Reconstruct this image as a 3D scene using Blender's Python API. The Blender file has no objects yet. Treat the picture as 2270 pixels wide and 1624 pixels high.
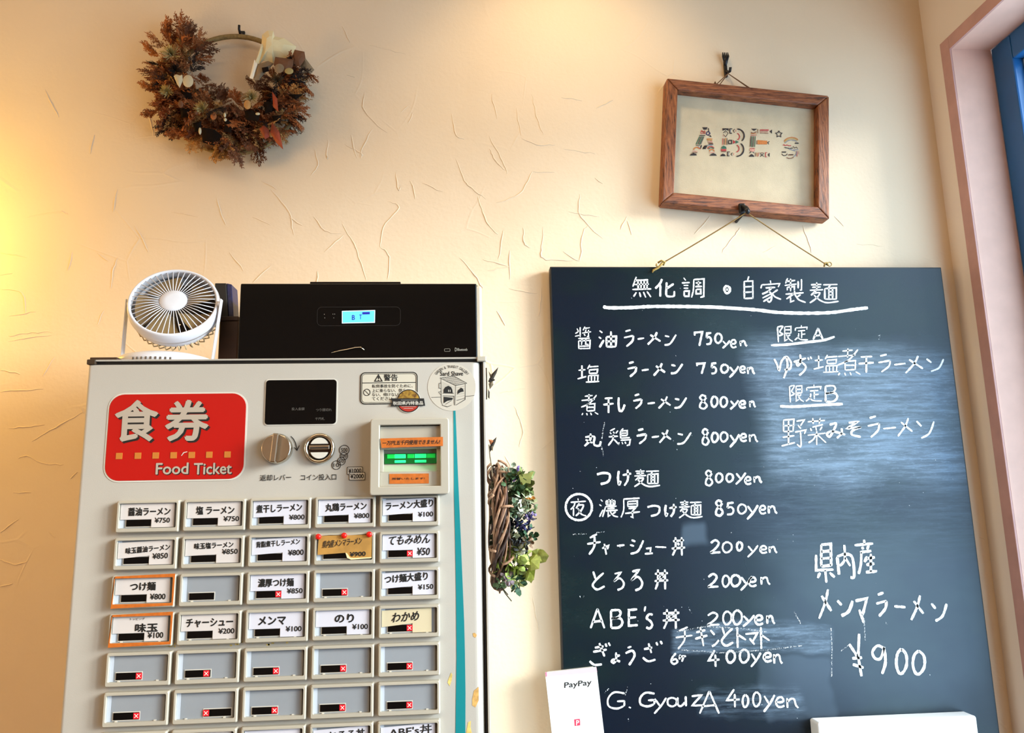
import bpy, bmesh, math, random
from mathutils import Vector, Matrix
random.seed(7)
scene = bpy.context.scene
C = scene.collection

# ------------------------------------------------------------------ camera, light, exposure
F_PX, YAW, PITCH, ROLL = 1700.0, 0.0751974434, 0.179591203, -0.0212922746
def cam_axes():
    cy, sy = math.cos(YAW), math.sin(YAW); cp, sp = math.cos(PITCH), math.sin(PITCH)
    f = Vector((sy*cp, cy*cp, sp)); rt = Vector((cy, -sy, 0)); up = rt.cross(f)
    cr, sr = math.cos(ROLL), math.sin(ROLL)
    return rt*cr + up*sr, -rt*sr + up*cr, f
CA, CB, CF = cam_axes()
CAM = Vector((0, -1.25, 1.5))
cd = bpy.data.cameras.new('camera'); cam = bpy.data.objects.new('camera', cd); C.objects.link(cam)
cd.sensor_width = 36.0; cd.lens = 36.0*F_PX/2270.0; cd.clip_start = 0.02
cam.matrix_world = Matrix(((CA.x, CB.x, -CF.x, CAM.x), (CA.y, CB.y, -CF.y, CAM.y), (CA.z, CB.z, -CF.z, CAM.z), (0, 0, 0, 1)))
scene.camera = cam

scene.view_settings.view_transform = 'Standard'
scene.view_settings.look = 'None'
scene.view_settings.gamma = 1.0
scene.view_settings.use_curve_mapping = False
scene.view_settings.exposure = -0.12
cy_ = scene.cycles
cy_.max_bounces = 6; cy_.diffuse_bounces = 3; cy_.glossy_bounces = 3; cy_.transmission_bounces = 4; cy_.transparent_max_bounces = 8
cy_.caustics_reflective = False; cy_.caustics_refractive = False

world = bpy.data.worlds.new('sky'); scene.world = world; world.use_nodes = True
wn = world.node_tree.nodes; wn.clear()
wo = wn.new('ShaderNodeOutputWorld'); wb = wn.new('ShaderNodeBackground')
wb.inputs[0].default_value = (0.55, 0.76, 1.0, 1); wb.inputs[1].default_value = 6.5
world.node_tree.links.new(wb.outputs[0], wo.inputs[0])

def light(name, kind, loc, energy, color, **kw):
    ld = bpy.data.lights.new(name, kind); ld.energy = energy; ld.color = color
    for k, v in kw.items(): setattr(ld, k, v)
    o = bpy.data.objects.new(name, ld); o.location = loc; C.objects.link(o); return o
# daylight that comes in low through the window in the right wall
sun = light('sun', 'SUN', (3, -2, 3), 10.0, (1.0, 0.97, 0.96), angle=math.radians(22))
sun.rotation_euler = Vector((-1.0, 0.42, -0.30)).to_track_quat('-Z', 'Y').to_euler()
# sky portal in the window opening
portal = light('window_portal', 'AREA', (0.98, -1.15, 1.60), 1.0, (1, 1, 1), shape='RECTANGLE', size=1.35, size_y=2.1)
portal.rotation_euler = Vector((-1, 0, 0)).to_track_quat('-Z', 'Z').to_euler()
portal.data.cycles.is_portal = True
# warm lamps of the room: a sconce just left of the view, a downlight over the middle, the room's ceiling lamps; plus an added warm fill
sconce = light('sconce_bulb', 'POINT', (-0.90, -0.13, 1.92), 5.2, (1.0, 0.64, 0.06), shadow_soft_size=0.06)
left_fill = light('added_fill_light', 'POINT', (-1.55, -0.85, 1.72), 14.0, (1.0, 0.62, 0.24), shadow_soft_size=0.10)  # unseen fill light, added to brighten the lower left wall
down = light('downlight_bulb', 'SPOT', (0.20, -0.34, 2.70), 13.0, (1.0, 0.74, 0.38), shadow_soft_size=0.05, spot_size=math.radians(80), spot_blend=0.9)
down.rotation_euler = Vector((0.0, 0.45, -1.0)).to_track_quat('-Z', 'Y').to_euler()
room = light('ceiling_lamp', 'AREA', (-0.5, -2.0, 2.70), 17.0, (1.0, 0.74, 0.46), shape='RECTANGLE', size=1.2, size_y=0.8)

# ------------------------------------------------------------------ helpers
def ray(px, py): return CA*((px-1135.0)/F_PX) - CB*((py-812.0)/F_PX) + CF
def on(px, py, y):
    """point of the vertical plane y=const that the photograph shows at this pixel -> (x, z)"""
    d = ray(px, py); t = (y - CAM.y)/d.y; p = CAM + d*t
    return (p.x, p.z)

def lin(c):
    if isinstance(c, str): c = tuple(int(c[i:i+2], 16)/255 for i in (0, 2, 4))
    return tuple((v/12.92 if v <= 0.04045 else ((v+0.055)/1.055)**2.4) for v in c)

MATS = {}
def mat(name, col, rough=0.5, metal=0.0, var=0.0, vscale=30.0, bump=0.0, bscale=200.0, emit=None, estr=0.0, spec=0.5, stretch=None, col2=None, coat=0.0):
    if name in MATS: return MATS[name]
    m = bpy.data.materials.new(name); m.use_nodes = True; MATS[name] = m
    nt = m.node_tree; b = nt.nodes['Principled BSDF']
    c = lin(col)
    b.inputs['Roughness'].default_value = rough; b.inputs['Metallic'].default_value = metal
    b.inputs['Specular IOR Level'].default_value = spec
    b.inputs['Coat Weight'].default_value = coat
    tc = nt.nodes.new('ShaderNodeTexCoord'); mp = nt.nodes.new('ShaderNodeMapping')
    nt.links.new(tc.outputs['Object'], mp.inputs[0])
    if stretch: mp.inputs['Scale'].default_value = stretch
    no = nt.nodes.new('ShaderNodeTexNoise'); no.inputs['Scale'].default_value = vscale; no.inputs['Detail'].default_value = 5
    nt.links.new(mp.outputs[0], no.inputs['Vector'])
    mx = nt.nodes.new('ShaderNodeMix'); mx.data_type = 'RGBA'
    c2 = lin(col2) if col2 else tuple(v*(1-var) for v in c)
    c1 = c if col2 else tuple(min(1, v*(1+var*0.5)) for v in c)
    mx.inputs[6].default_value = (*c1, 1); mx.inputs[7].default_value = (*c2, 1)
    rp = nt.nodes.new('ShaderNodeMapRange'); rp.inputs[1].default_value = 0.35; rp.inputs[2].default_value = 0.65
    nt.links.new(no.outputs[0], rp.inputs[0]); nt.links.new(rp.outputs[0], mx.inputs[0])
    nt.links.new(mx.outputs[2], b.inputs['Base Color'])
    if bump:
        n2 = nt.nodes.new('ShaderNodeTexNoise'); n2.inputs['Scale'].default_value = bscale; n2.inputs['Detail'].default_value = 3
        nt.links.new(mp.outputs[0], n2.inputs['Vector'])
        bp = nt.nodes.new('ShaderNodeBump'); bp.inputs['Strength'].default_value = bump; bp.inputs['Distance'].default_value = 0.002
        nt.links.new(n2.outputs[0], bp.inputs['Height']); nt.links.new(bp.outputs[0], b.inputs['Normal'])
    if emit:
        b.inputs['Emission Color'].default_value = (*lin(emit), 1); b.inputs['Emission Strength'].default_value = estr
    return m

class MB:
    """collects quads, boxes, tubes and prisms, then links them as one mesh object"""
    def __init__(s): s.v = []; s.f = []; s.mi = []; s.cur = 0
    def add(s, vs, fs):
        b = len(s.v); s.v += [tuple(v) for v in vs]
        s.f += [tuple(i+b for i in f) for f in fs]; s.mi += [s.cur]*len(fs)
    def box(s, x0, x1, y0, y1, z0, z1):
        s.add([(x0,y0,z0),(x1,y0,z0),(x1,y1,z0),(x0,y1,z0),(x0,y0,z1),(x1,y0,z1),(x1,y1,z1),(x0,y1,z1)],
              [(0,3,2,1),(4,5,6,7),(0,1,5,4),(1,2,6,5),(2,3,7,6),(3,0,4,7)])
    def prism(s, pts, y0, y1):
        """pts: (x,z) outline; front at y0 (towards the room), back at y1"""
        n = len(pts)
        a = sum(pts[i][0]*pts[(i+1)%n][1]-pts[(i+1)%n][0]*pts[i][1] for i in range(n))
        if a < 0: pts = pts[::-1]
        s.add([(p[0], y0, p[1]) for p in pts]+[(p[0], y1, p[1]) for p in pts],
              [tuple(range(n)), tuple(range(2*n-1, n-1, -1))]+[(i, i+n, (i+1)%n+n, (i+1)%n) for i in range(n)])
    def zprism(s, pts, z0, z1):
        n = len(pts)
        a = sum(pts[i][0]*pts[(i+1)%n][1]-pts[(i+1)%n][0]*pts[i][1] for i in range(n))
        if a < 0: pts = pts[::-1]
        s.add([(p[0], p[1], z0) for p in pts]+[(p[0], p[1], z1) for p in pts],
              [tuple(range(n-1, -1, -1)), tuple(range(n, 2*n))]+[(i, (i+1)%n, (i+1)%n+n, i+n) for i in range(n)])
    def ring(s, outer, inner, y0, y1):
        """frame between two outlines with equal point counts"""
        n = len(outer)
        P = [(p[0], y0, p[1]) for p in outer]+[(p[0], y0, p[1]) for p in inner]+[(p[0], y1, p[1]) for p in outer]+[(p[0], y1, p[1]) for p in inner]
        fs = []
        for i in range(n):
            j = (i+1) % n
            fs += [(i, j, n+j, n+i), (2*n+j, 2*n+i, 3*n+i, 3*n+j), (j, i, 2*n+i, 2*n+j), (n+i, n+j, 3*n+j, 3*n+i)]
        s.add(P, fs)
    def tube(s, pts, r, n=8, cap=True, taper=None):
        pts = [Vector(p) for p in pts]; m = len(pts); vs = []; prev = None
        for i, p in enumerate(pts):
            t = (pts[min(i+1, m-1)]-pts[max(i-1, 0)])
            t = t.normalized() if t.length > 1e-9 else Vector((0, 0, 1))
            if prev is None: u = t.cross(Vector((0.13, 0.31, 0.94)));  u = u if u.length > 1e-3 else t.cross(Vector((1, 0, 0)))
            else: u = prev - t*prev.dot(t)
            u.normalize(); prev = u; w = t.cross(u)
            rr = r*(taper[i] if taper else 1)
            for k in range(n):
                a = 2*math.pi*k/n; vs.append(p+u*(math.cos(a)*rr)+w*(math.sin(a)*rr))
        fs = [(i*n+k, i*n+(k+1)%n, (i+1)*n+(k+1)%n, (i+1)*n+k) for i in range(m-1) for k in range(n)]
        if cap: fs += [tuple(range(n-1, -1, -1)), tuple(range((m-1)*n, m*n))]
        s.add(vs, fs)
    def lathe(s, prof, M=None, n=40, close=False):
        """prof: (r, h) along local z; M: matrix"""
        vs = []
        for r, h in prof:
            for k in range(n):
                a = 2*math.pi*k/n; v = Vector((r*math.cos(a), r*math.sin(a), h)); vs.append(M @ v if M else v)
        m = len(prof)
        fs = [(i*n+k, i*n+(k+1)%n, (i+1)*n+(k+1)%n, (i+1)*n+k) for i in range(m-1) for k in range(n)]
        if close: fs += [((m-1)*n+k, (m-1)*n+(k+1)%n, (k+1)%n, k) for k in range(n)]
        else: fs += [tuple(range(n-1, -1, -1)), tuple(range((m-1)*n, m*n))]
        s.add(vs, fs)
    def ribbon(s, pts, w, y, th=0.0003, jit=0.12, wpts=None):
        """flat stroke in the plane y, pts (x,z)"""
        P = [Vector((p[0], p[1])) for p in pts]
        n = len(P); 
        if n < 2: return
        L = []; R = []
        for i in range(n):
            d0 = (P[i]-P[i-1]) if i else (P[1]-P[0]); d1 = (P[i+1]-P[i]) if i < n-1 else d0
            d0 = d0.normalized() if d0.length > 1e-9 else Vector((1, 0)); d1 = d1.normalized() if d1.length > 1e-9 else d0
            t = d0+d1; t = t.normalized() if t.length > 0.2 else d1
            nn = Vector((-t.y, t.x)); k = 1/max(0.6, nn.dot(Vector((-d1.y, d1.x))))
            h = w*0.5*k*(1+random.uniform(-jit, jit))*(wpts[i] if wpts else 1)
            if i in (0, n-1): h *= 0.72
            L.append(P[i]+nn*h); R.append(P[i]-nn*h)
        vs = [(p.x, y-th, p.y) for p in L]+[(p.x, y-th, p.y) for p in R]
        s.add(vs, [(i, n+i, n+i+1, i+1) for i in range(n-1)])
    def build(s, name, mats, parent=None, smooth=False, bevel=0.0, seg=2, label=None, auto=False):
        me = bpy.data.meshes.new(name); me.from_pydata(s.v, [], s.f); 
        if not isinstance(mats, (list, tuple)): mats = [mats]
        for m in mats: me.materials.append(m)
        if len(mats) > 1: me.polygons.foreach_set('material_index', s.mi)
        bm = bmesh.new(); bm.from_mesh(me)
        if smooth == 'fix' or not any(len(f) > 64 for f in s.f): pass
        bm.to_mesh(me); bm.free()
        if smooth: me.polygons.foreach_set('use_smooth', [len(f.vertices) < 6 for f in me.polygons])
        me.update()
        o = bpy.data.objects.new(name, me); C.objects.link(o)
        adopt(o, parent)
        if bevel:
            b = o.modifiers.new('bevel', 'BEVEL'); b.width = bevel; b.segments = seg; b.limit_method = 'ANGLE'; b.angle_limit = math.radians(40)
        if label: o['label'] = label
        return o

def adopt(o, parent):
    if parent:
        o.parent = parent
        if parent.type == 'EMPTY': o.matrix_parent_inverse = Matrix.Translation(-parent.location)
def thing(name, label, cat, loc=(0, 0, 0), group=None):
    o = bpy.data.objects.new(name, None); C.objects.link(o); o.location = loc; o.empty_display_size = 0.05
    o['label'] = label; o['category'] = cat
    if group: o['group'] = group
    return o
def struct(o): o['kind'] = 'structure'; return o
def tag(o, label, cat, group=None):
    o['label'] = label; o['category'] = cat
    if group: o['group'] = group
    return o

def rrect(x0, x1, z0, z1, r, n=6):
    out = []
    for cx, cz, a0 in ((x1-r, z1-r, 0), (x0+r, z1-r, 90), (x0+r, z0+r, 180), (x1-r, z0+r, 270)):
        for k in range(n+1):
            a = math.radians(a0+90*k/n); out.append((cx+r*math.cos(a), cz+r*math.sin(a)))
    return out
def circ(cx, cz, r, n=32, rz=None):
    return [(cx+r*math.cos(2*math.pi*k/n), cz+(rz or r)*math.sin(2*math.pi*k/n)) for k in range(n)]

_tc = {}
def glyphs(s, bold=0.0, res=3):
    bold = 0.0; key = s
    if key in _tc: return _tc[key]
    cu = bpy.data.curves.new('t', 'FONT'); cu.body = s; cu.size = 1.0; cu.resolution_u = res; cu.offset = bold; cu.fill_mode = 'FRONT'
    o = bpy.data.objects.new('t', cu); C.objects.link(o)
    dg = bpy.context.evaluated_depsgraph_get(); me = bpy.data.meshes.new_from_object(o.evaluated_get(dg))
    vs = [tuple(v.co) for v in me.vertices]; fs = [tuple(p.vertices) for p in me.polygons]
    bpy.data.objects.remove(o); bpy.data.curves.remove(cu); bpy.data.meshes.remove(me)
    _tc[key] = (vs, fs); return vs, fs
def text_into(mb, s, x0, x1, z0, z1, y, bold=0.0, shear=0.0, rise=0.0):
    """lettering stretched to the rectangle, facing -y"""
    vs, fs = glyphs(s, bold)
    if not vs: return
    ax = min(v[0] for v in vs); bx = max(v[0] for v in vs); ay = min(v[1] for v in vs); by = max(v[1] for v in vs)
    sx = (x1-x0)/max(bx-ax, 1e-6); sz = (z1-z0)/max(by-ay, 1e-6)
    offs = [(0, 0)] if bold <= 0 else [(bold*0.9, 0), (-bold*0.9, 0), (0, bold*0.8), (0, -bold*0.8)]
    em = min(sx, sz) if len(s) > 1 else (sx+sz)/2
    for k, (ou, ow) in enumerate(offs):      # a heavier face: the same outline struck four times
        out = []
        for v in vs:
            u = (v[0]-ax)*sx+ou*em; w = (v[1]-ay)*sz+ow*em
            out.append((x0+u+shear*w, y-k*4e-6, z0+w+rise*u))
        mb.add(out, fs)

# ------------------------------------------------------------------ the room
def plaster(name, seed=0.0, strength=0.5, base='f0dcc0'):
    m = bpy.data.materials.new(name); m.use_nodes = True; nt = m.node_tree; N = nt.nodes; L = nt.links
    b = N['Principled BSDF']; b.inputs['Roughness'].default_value = 0.85; b.inputs['Specular IOR Level'].default_value = 0.2
    tc = N.new('ShaderNodeTexCoord'); mp = N.new('ShaderNodeMapping'); mp.inputs['Location'].default_value = (seed, seed*0.7, seed*1.3)
    L.new(tc.outputs['Object'], mp.inputs[0])
    def noise(sc, det=4, src=None):
        n = N.new('ShaderNodeTexNoise'); n.inputs['Scale'].default_value = sc; n.inputs['Detail'].default_value = det
        L.new(src or mp.outputs[0], n.inputs['Vector']); return n
    def rng(src, a, b_, c=0.0, d=1.0):
        r = N.new('ShaderNodeMapRange'); r.inputs[1].default_value = a; r.inputs[2].default_value = b_; r.inputs[3].default_value = c; r.inputs[4].default_value = d
        L.new(src, r.inputs[0]); return r.outputs[0]
    def mth(op, a, b_):
        q = N.new('ShaderNodeMath'); q.operation = op
        for i, v in enumerate((a, b_)):
            if isinstance(v, (int, float)): q.inputs[i].default_value = v
            else: L.new(v, q.inputs[i])
        return q.outputs[0]
    # warped coordinates for trowel ridges
    wv = noise(3.0, 2); ad = N.new('ShaderNodeVectorMath'); ad.operation = 'MULTIPLY_ADD'
    L.new(wv.outputs['Color'], ad.inputs[0]); ad.inputs[1].default_value = (0.16, 0.16, 0.16); L.new(mp.outputs[0], ad.inputs[2])
    h = None
    for sc, lo, hi, k, ms in ((9.0, 0.55, 0.66, 0.22, 5.0),):
        vo = N.new('ShaderNodeTexVoronoi'); vo.feature = 'DISTANCE_TO_EDGE'; vo.inputs['Scale'].default_value = sc
        L.new(ad.outputs[0], vo.inputs['Vector'])
        e = rng(vo.outputs['Distance'], 0.0, 0.02, 1.0, 0.0)
        mk = rng(noise(ms, 3).outputs[0], lo, hi)
        t = mth('MULTIPLY', mth('MULTIPLY', e, mk), k)
        h = t if h is None else mth('ADD', h, t)
    h = mth('ADD', h, mth('MULTIPLY', noise(9.0, 6).outputs[0], 0.9))
    h = mth('ADD', h, mth('MULTIPLY', noise(140.0, 4).outputs[0], 0.16))
    bp = N.new('ShaderNodeBump'); bp.inputs['Strength'].default_value = strength; bp.inputs['Distance'].default_value = 0.004
    L.new(h, bp.inputs['Height']); L.new(bp.outputs[0], b.inputs['Normal'])
    mx = N.new('ShaderNodeMix'); mx.data_type = 'RGBA'; c = lin(base)
    mx.inputs[6].default_value = (*c, 1); mx.inputs[7].default_value = (c[0]*0.93, c[1]*0.9, c[2]*0.86, 1)
    L.new(rng(noise(2.2, 4).outputs[0], 0.4, 0.7), mx.inputs[0]); L.new(mx.outputs[2], b.inputs['Base Color'])
    return m
M_wall = plaster('plaster_wall', 0.0, 0.55, 'edd5b8')
M_wall2 = plaster('plaster_side', 5.0, 0.12, 'f0e0d4')
M_ceil = mat('ceiling_paint', 'd8c8b0', 0.9)
M_floor = mat('floor_wood', '8a6a4a', 0.5, var=0.3, vscale=8)
XR = 0.8835; HEAD = 1.5+0.787; SILL = 0.85; WY0, WY1 = -0.064, -1.95; TH = 0.105
b = MB(); b.box(-2.4, XR+TH, 0.0, 0.12, 0, 2.75); wall_back = struct(b.build('wall_back', M_wall))
b = MB()
b.box(XR, XR+TH, WY0, 0.0, 0, 2.75); b.box(XR, XR+TH, -4.2, WY1, 0, 2.75)
b.box(XR, XR+TH, WY1, WY0, HEAD, 2.75); b.box(XR, XR+TH, WY1, WY0, 0, SILL)
struct(b.build('wall_right', M_wall2))
b = MB(); b.box(-2.52, -2.4, -4.2, 0.12, 0, 2.75); struct(b.build('wall_left', M_wall2))
b = MB(); b.box(-2.52, XR+TH, -4.32, -4.2, 0, 2.75); struct(b.build('wall_front', M_wall2))
b = MB(); b.box(-2.52, XR+TH, -4.32, 0.12, 2.75, 2.85); struct(b.build('ceiling', M_ceil))
b = MB(); b.box(-2.52, XR+TH, -4.32, 0.12, -0.1, 0.0); struct(b.build('floor', M_floor))
# casing strip round the opening
M_trim = mat('casing_paint', 'c69890', 0.6, var=0.08)
M_reveal = mat('reveal_paint', 'e4b6a4', 0.75, var=0.05)
b = MB()
b.box(XR-0.002, XR+0.0015, WY0-0.004, WY0+0.020, SILL, HEAD+0.020)
b.box(XR-0.002, XR+0.0015, WY1, WY0-0.004, HEAD-0.004, HEAD+0.020)
struct(b.build('trim_1', M_trim, bevel=0.0008))
b = MB()
b.box(XR+0.0015, XR+TH-0.030, WY0-0.004, WY0, SILL, HEAD-0.004)
b.box(XR+0.0015, XR+TH-0.030, WY1, WY0, HEAD-0.004, HEAD)
b.box(XR+0.0015, XR+TH-0.030, WY1, WY0, SILL, SILL+0.004)
struct(b.build('trim_2', M_reveal))
# window
M_blue = mat('blue_frame', '1a5c98', 0.32, metal=0.0, var=0.15, vscale=10, spec=0.6)
M_grey = mat('window_gasket', '8fa3b0', 0.4)
win = bpy.data.objects.new('window_1', None); C.objects.link(win); win['kind'] = 'structure'
FX = XR+TH-0.030
b = MB(); fw = 0.046
y0, y1 = WY0-0.004, WY1
b.box(FX, FX+0.05, y0-fw, y0, SILL, HEAD-0.004); b.box(FX, FX+0.05, y1, y1+fw, SILL, HEAD-0.004)
b.box(FX, FX+0.05, y1+fw, y0-fw, HEAD-0.004-fw, HEAD-0.004); b.box(FX, FX+0.05, y1+fw, y0-fw, SILL, SILL+fw)
ym = (y0+y1)/2; b.box(FX, FX+0.05, ym-0.03, ym+0.03, SILL+fw, HEAD-0.004-fw)
fr = b.build('window_frame', M_blue, win, bevel=0.003)
b = MB()
for (ya, yb) in ((ym+0.03, y0-fw), (y1+fw, ym-0.03)):
    z0, z1 = SILL+fw, HEAD-0.004-fw; g = 0.008
    b.box(FX+0.018, FX+0.032, yb-g, yb, z0, z1); b.box(FX+0.018, FX+0.032, ya, ya+g, z0, z1)
    b.box(FX+0.018, FX+0.032, ya+g, yb-g, z1-g, z1); b.box(FX+0.018, FX+0.032, ya+g, yb-g, z0, z0+g)
b.build('glazing_bead', M_grey, win, bevel=0.0015)
M_glass = bpy.data.materials.new('window_glass'); M_glass.use_nodes = True
nt = M_glass.node_tree; nt.nodes.clear()
go = nt.nodes.new('ShaderNodeOutputMaterial'); gm = nt.nodes.new('ShaderNodeMixShader'); gt = nt.nodes.new('ShaderNodeBsdfTransparent'); gg = nt.nodes.new('ShaderNodeBsdfGlossy'); gf = nt.nodes.new('ShaderNodeFresnel')
gt.inputs[0].default_value = (0.93, 0.97, 0.96, 1); gg.inputs['Roughness'].default_value = 0.02; gf.inputs[0].default_value = 1.5
gm.inputs[0].default_value = 0.07; nt.links.new(gt.outputs[0], gm.inputs[1]); nt.links.new(gg.outputs[0], gm.inputs[2]); nt.links.new(gm.outputs[0], go.inputs[0])
for (ya, yb) in ((ym+0.03, y0-fw), (y1+fw, ym-0.03)):
    b = MB(); b.box(FX+0.023, FX+0.027, ya+0.002, yb-0.002, SILL+fw+0.002, HEAD-0.006-fw); b.build('pane', M_glass, win)

# trowel ridges left in the plaster, standing a hair proud of the wall
RIDGES = """28,312 25,345 27,352;110,205 107,245 158,295;125,285 105,325 100,350;190,250 204,235;215,250 205,272;300,250 312,300 330,308;
390,210 402,262;444,240 455,302;456,305 490,320 530,320;480,210 490,260 505,300;383,300 410,350 425,385;385,328 395,350 420,378;
65,320 100,340 100,350;-2,330 5,365 -10,390;178,380 182,420 190,415;160,445 185,460 150,505 142,550;58,495 82,535 92,560 112,620;
-5,480 20,510 55,518;145,550 163,568 160,620;318,570 352,610 370,640;360,435 370,470 385,500 405,520;415,510 405,575;430,555 430,620;
370,575 430,590;460,505 462,540 475,548;505,505 500,555 510,575 585,577;548,555 585,577 590,520 605,500;585,430 587,480 637,528;
690,480 675,510;620,395 636,408;530,382 480,380;545,215 590,222;622,240 660,220;235,405 280,425;210,400 222,440;310,350 330,400 350,420 378,440;
-175,690 -135,700 -90,695;-140,625 -100,590;-190,560 -160,600;150,705 165,740;-60,480 -30,500;-120,400 -85,420;-220,300 -215,340;-60,250 -40,300;
-20,160 10,170;70,165 85,170;60,60 75,95;-90,130 -60,150"""
WRID = """20,745 60,738 115,735;0,640 50,650 55,700;0,610 28,605;20,755 115,742;0,820 45,828;95,835 120,790;0,868 95,862;70,977 185,912;185,915 180,905;
20,948 60,946 100,940;40,1015 60,1010 90,1025 140,1030;155,1060 170,1045;30,1090 70,1092;0,1180 40,1150;60,1245 30,1250 0,1240;0,1300 30,1292;
110,1180 120,1190;215,560 240,580;245,640 250,600 262,570;230,690 215,720;80,690 20,700;60,570 0,560;150,600 160,560;60,480 130,470 150,475;
340,300 330,250 325,240;100,200 130,260;210,300 200,340;260,420 250,470;700,640 705,600;640,1000 650,960"""
RX = []
for block, s, ox, oy in ((RIDGES, 1.0, 700, 0), (WRID, 1.0, 0, 0)):
    for st in block.replace('\n', '').split(';'):
        st = st.strip()
        if st: RX.append([(float(q.split(',')[0])*s+ox, float(q.split(',')[1])*s+oy) for q in st.split()])
EXTRA = """780,300 790,352;1195,700 1200,640;1140,900 1160,950 1150,990;1110,870 1165,860;1120,1010 1140,1050;1260,470 1330,480;1390,490 1400,520;1540,520 1575,480;1600,560 1630,520 1640,505;
1690,560 1720,545;1780,500 1800,560;1900,540 1960,545;1850,480 1870,500;2140,720 2142,760;2160,980 2165,1010;2170,1190 2185,1195;1130,640 1190,650;1100,690 1120,720;1180,1320 1195,1400;1080,600 1130,590;
1100,450 1150,430 1180,380;1250,330 1320,340;820,100 900,120;600,420 640,470 650,520;560,480 600,500;480,440 500,500;380,470 440,480;300,500 330,560;720,560 760,520"""
for st in EXTRA.replace('\n', '').split(';'):
    RX.append([(float(q.split(',')[0]), float(q.split(',')[1])) for q in st.split()])
def smooth(P, k=5):
    if len(P) < 3: return P
    out = []
    for i in range(len(P)-1):
        p0 = P[max(i-1, 0)]; p1 = P[i]; p2 = P[i+1]; p3 = P[min(i+2, len(P)-1)]
        for j in range(k):
            t = j/k; t2 = t*t; t3 = t2*t
            out.append(tuple(0.5*((2*p1[a])+(-p0[a]+p2[a])*t+(2*p0[a]-5*p1[a]+4*p2[a]-p3[a])*t2+(-p0[a]+3*p1[a]-3*p2[a]+p3[a])*t3) for a in (0, 1)))
    out.append(P[-1]); return out
def resample(P, step):
    out = [P[0]]
    for i in range(len(P)-1):
        a, c = P[i], P[i+1]; L = math.hypot(c[0]-a[0], c[1]-a[1]); n = max(1, int(round(L/step)))
        for j in range(1, n+1): out.append((a[0]+(c[0]-a[0])*j/n, a[1]+(c[1]-a[1])*j/n))
    return out
b = MB()
for st in RX:
    P = resample(smooth(st, 5), 12); n = len(P)
    if n < 2: continue
    Q = []
    for (px, py) in P:
        x, z = on(px+random.uniform(-1.5, 1.5), py+random.uniform(-1.5, 1.5), 0.0); Q.append((x, 0.0004, z))
    b.tube(Q, 0.0015, 6, cap=False, taper=[0.35+0.65*math.sin(math.pi*min(1, max(0, (i+0.3)/(n-0.4))))**0.6*random.uniform(0.6, 1) for i in range(n)])
o = b.build('plaster_ridge', M_wall, wall_back, smooth=True); o['kind'] = 'stuff'

# ------------------------------------------------------------------ ticket machine
YF = -0.33
def FP(px, py, y=YF): return on(px, py, y)
M_cream = mat('cream_enamel', 'b8b2a8', 0.38, var=0.05, vscale=6, bump=0.05, bscale=900)
M_white = mat('white_plastic', 'd2ccc0', 0.35)
M_black = mat('black_rubber', '0c0c0c', 0.6)
M_blackgl = mat('black_gloss', '040405', 0.12, spec=0.25)
M_ink = mat('black_ink', '0d0b0a', 0.7)
M_card = mat('card_paper', 'd0c8c4', 0.8)
M_cardw = mat('card_paper_white', 'd2d0da', 0.8)
M_grey2 = mat('grey_lens', '94999f', 0.3, var=0.05)
M_litstrip = mat('lit_strip_pale', 'c4ccd8', 0.3)  # window light painted as a pale strip colour
M_bezel = mat('bezel_plastic', 'b4ac9c', 0.35)
M_led = mat('red_led', 'c01020', 0.5, emit='f01020', estr=0.9)
M_ledx = mat('led_mark', 'ffb0a0', 0.5, emit='ffb8b0', estr=1.3)
M_red = mat('red_sign', 'b40c06', 0.35)
M_beige = mat('beige_letter', 'b0a292', 0.5)
M_orange = mat('orange_square', 'c0742a', 0.5)
M_tape = mat('orange_tape', 'c4661a', 0.6, var=0.15, vscale=200)
M_teal = mat('teal_stripe', '0a8086', 0.4)
M_rust = mat('rust_patch', 'd8a860', 0.9, var=0.3, vscale=150)
M_glue = mat('old_glue', 'd9bc6a', 0.9, var=0.3, vscale=150)
M_chrome = mat('chrome', 'c8bfae', 0.18, metal=1.0)
M_tan = mat('kraft_paper', 'b8873e', 0.8, var=0.2, vscale=60)
M_pin = mat('red_pin', 'f01008', 0.35)
MX0, MX1, MT = -0.4305, 0.0365, 1.5+0.1785
tm = thing('ticket_machine', 'cream food ticket machine with red sign and rows of meal buttons', 'ticket machine', ((MX0+MX1)/2, -0.17, 0))
b = MB(); b.box(MX0, MX1, -0.312, -0.012, 0.0, MT); b.build('cabinet_body', M_cream, tm, bevel=0.003)
DX1 = MX1-0.0052
def arc(cx, cy, r, a0, a1, n): return [(cx+r*math.cos(math.radians(a0+(a1-a0)*k/n)), cy+r*math.sin(math.radians(a0+(a1-a0)*k/n))) for k in range(n+1)]
b = MB()
rL, rR = 0.004, 0.011
pts = arc(MX0+rL, YF+rL, rL, 180, 270, 5)+arc(DX1-rR, YF+rR, rR, 270, 360, 9)+[(DX1, -0.313), (MX0, -0.313)]
b.zprism(pts, 0.02, MT-0.0052)
door = b.build('door_panel', M_cream, tm, bevel=0.0006, seg=1)
b = MB()
b.box(MX0+0.001, DX1+0.0025, -0.3275, -0.311, MT-0.0052, MT-0.0012); b.box(DX1, DX1+0.0025, -0.3265, -0.311, 0.02, MT-0.0052)
b.build('door_gasket', M_black, tm)
b = MB()
b.box(MX0, MX1, -0.331, -0.30, MT-0.0012, MT+0.0008); b.box(DX1+0.0025, MX1, -0.3285, -0.311, 0.02, MT-0.0012)
b.build('edge_trim', M_cream, tm, bevel=0.0004, seg=1)
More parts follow.
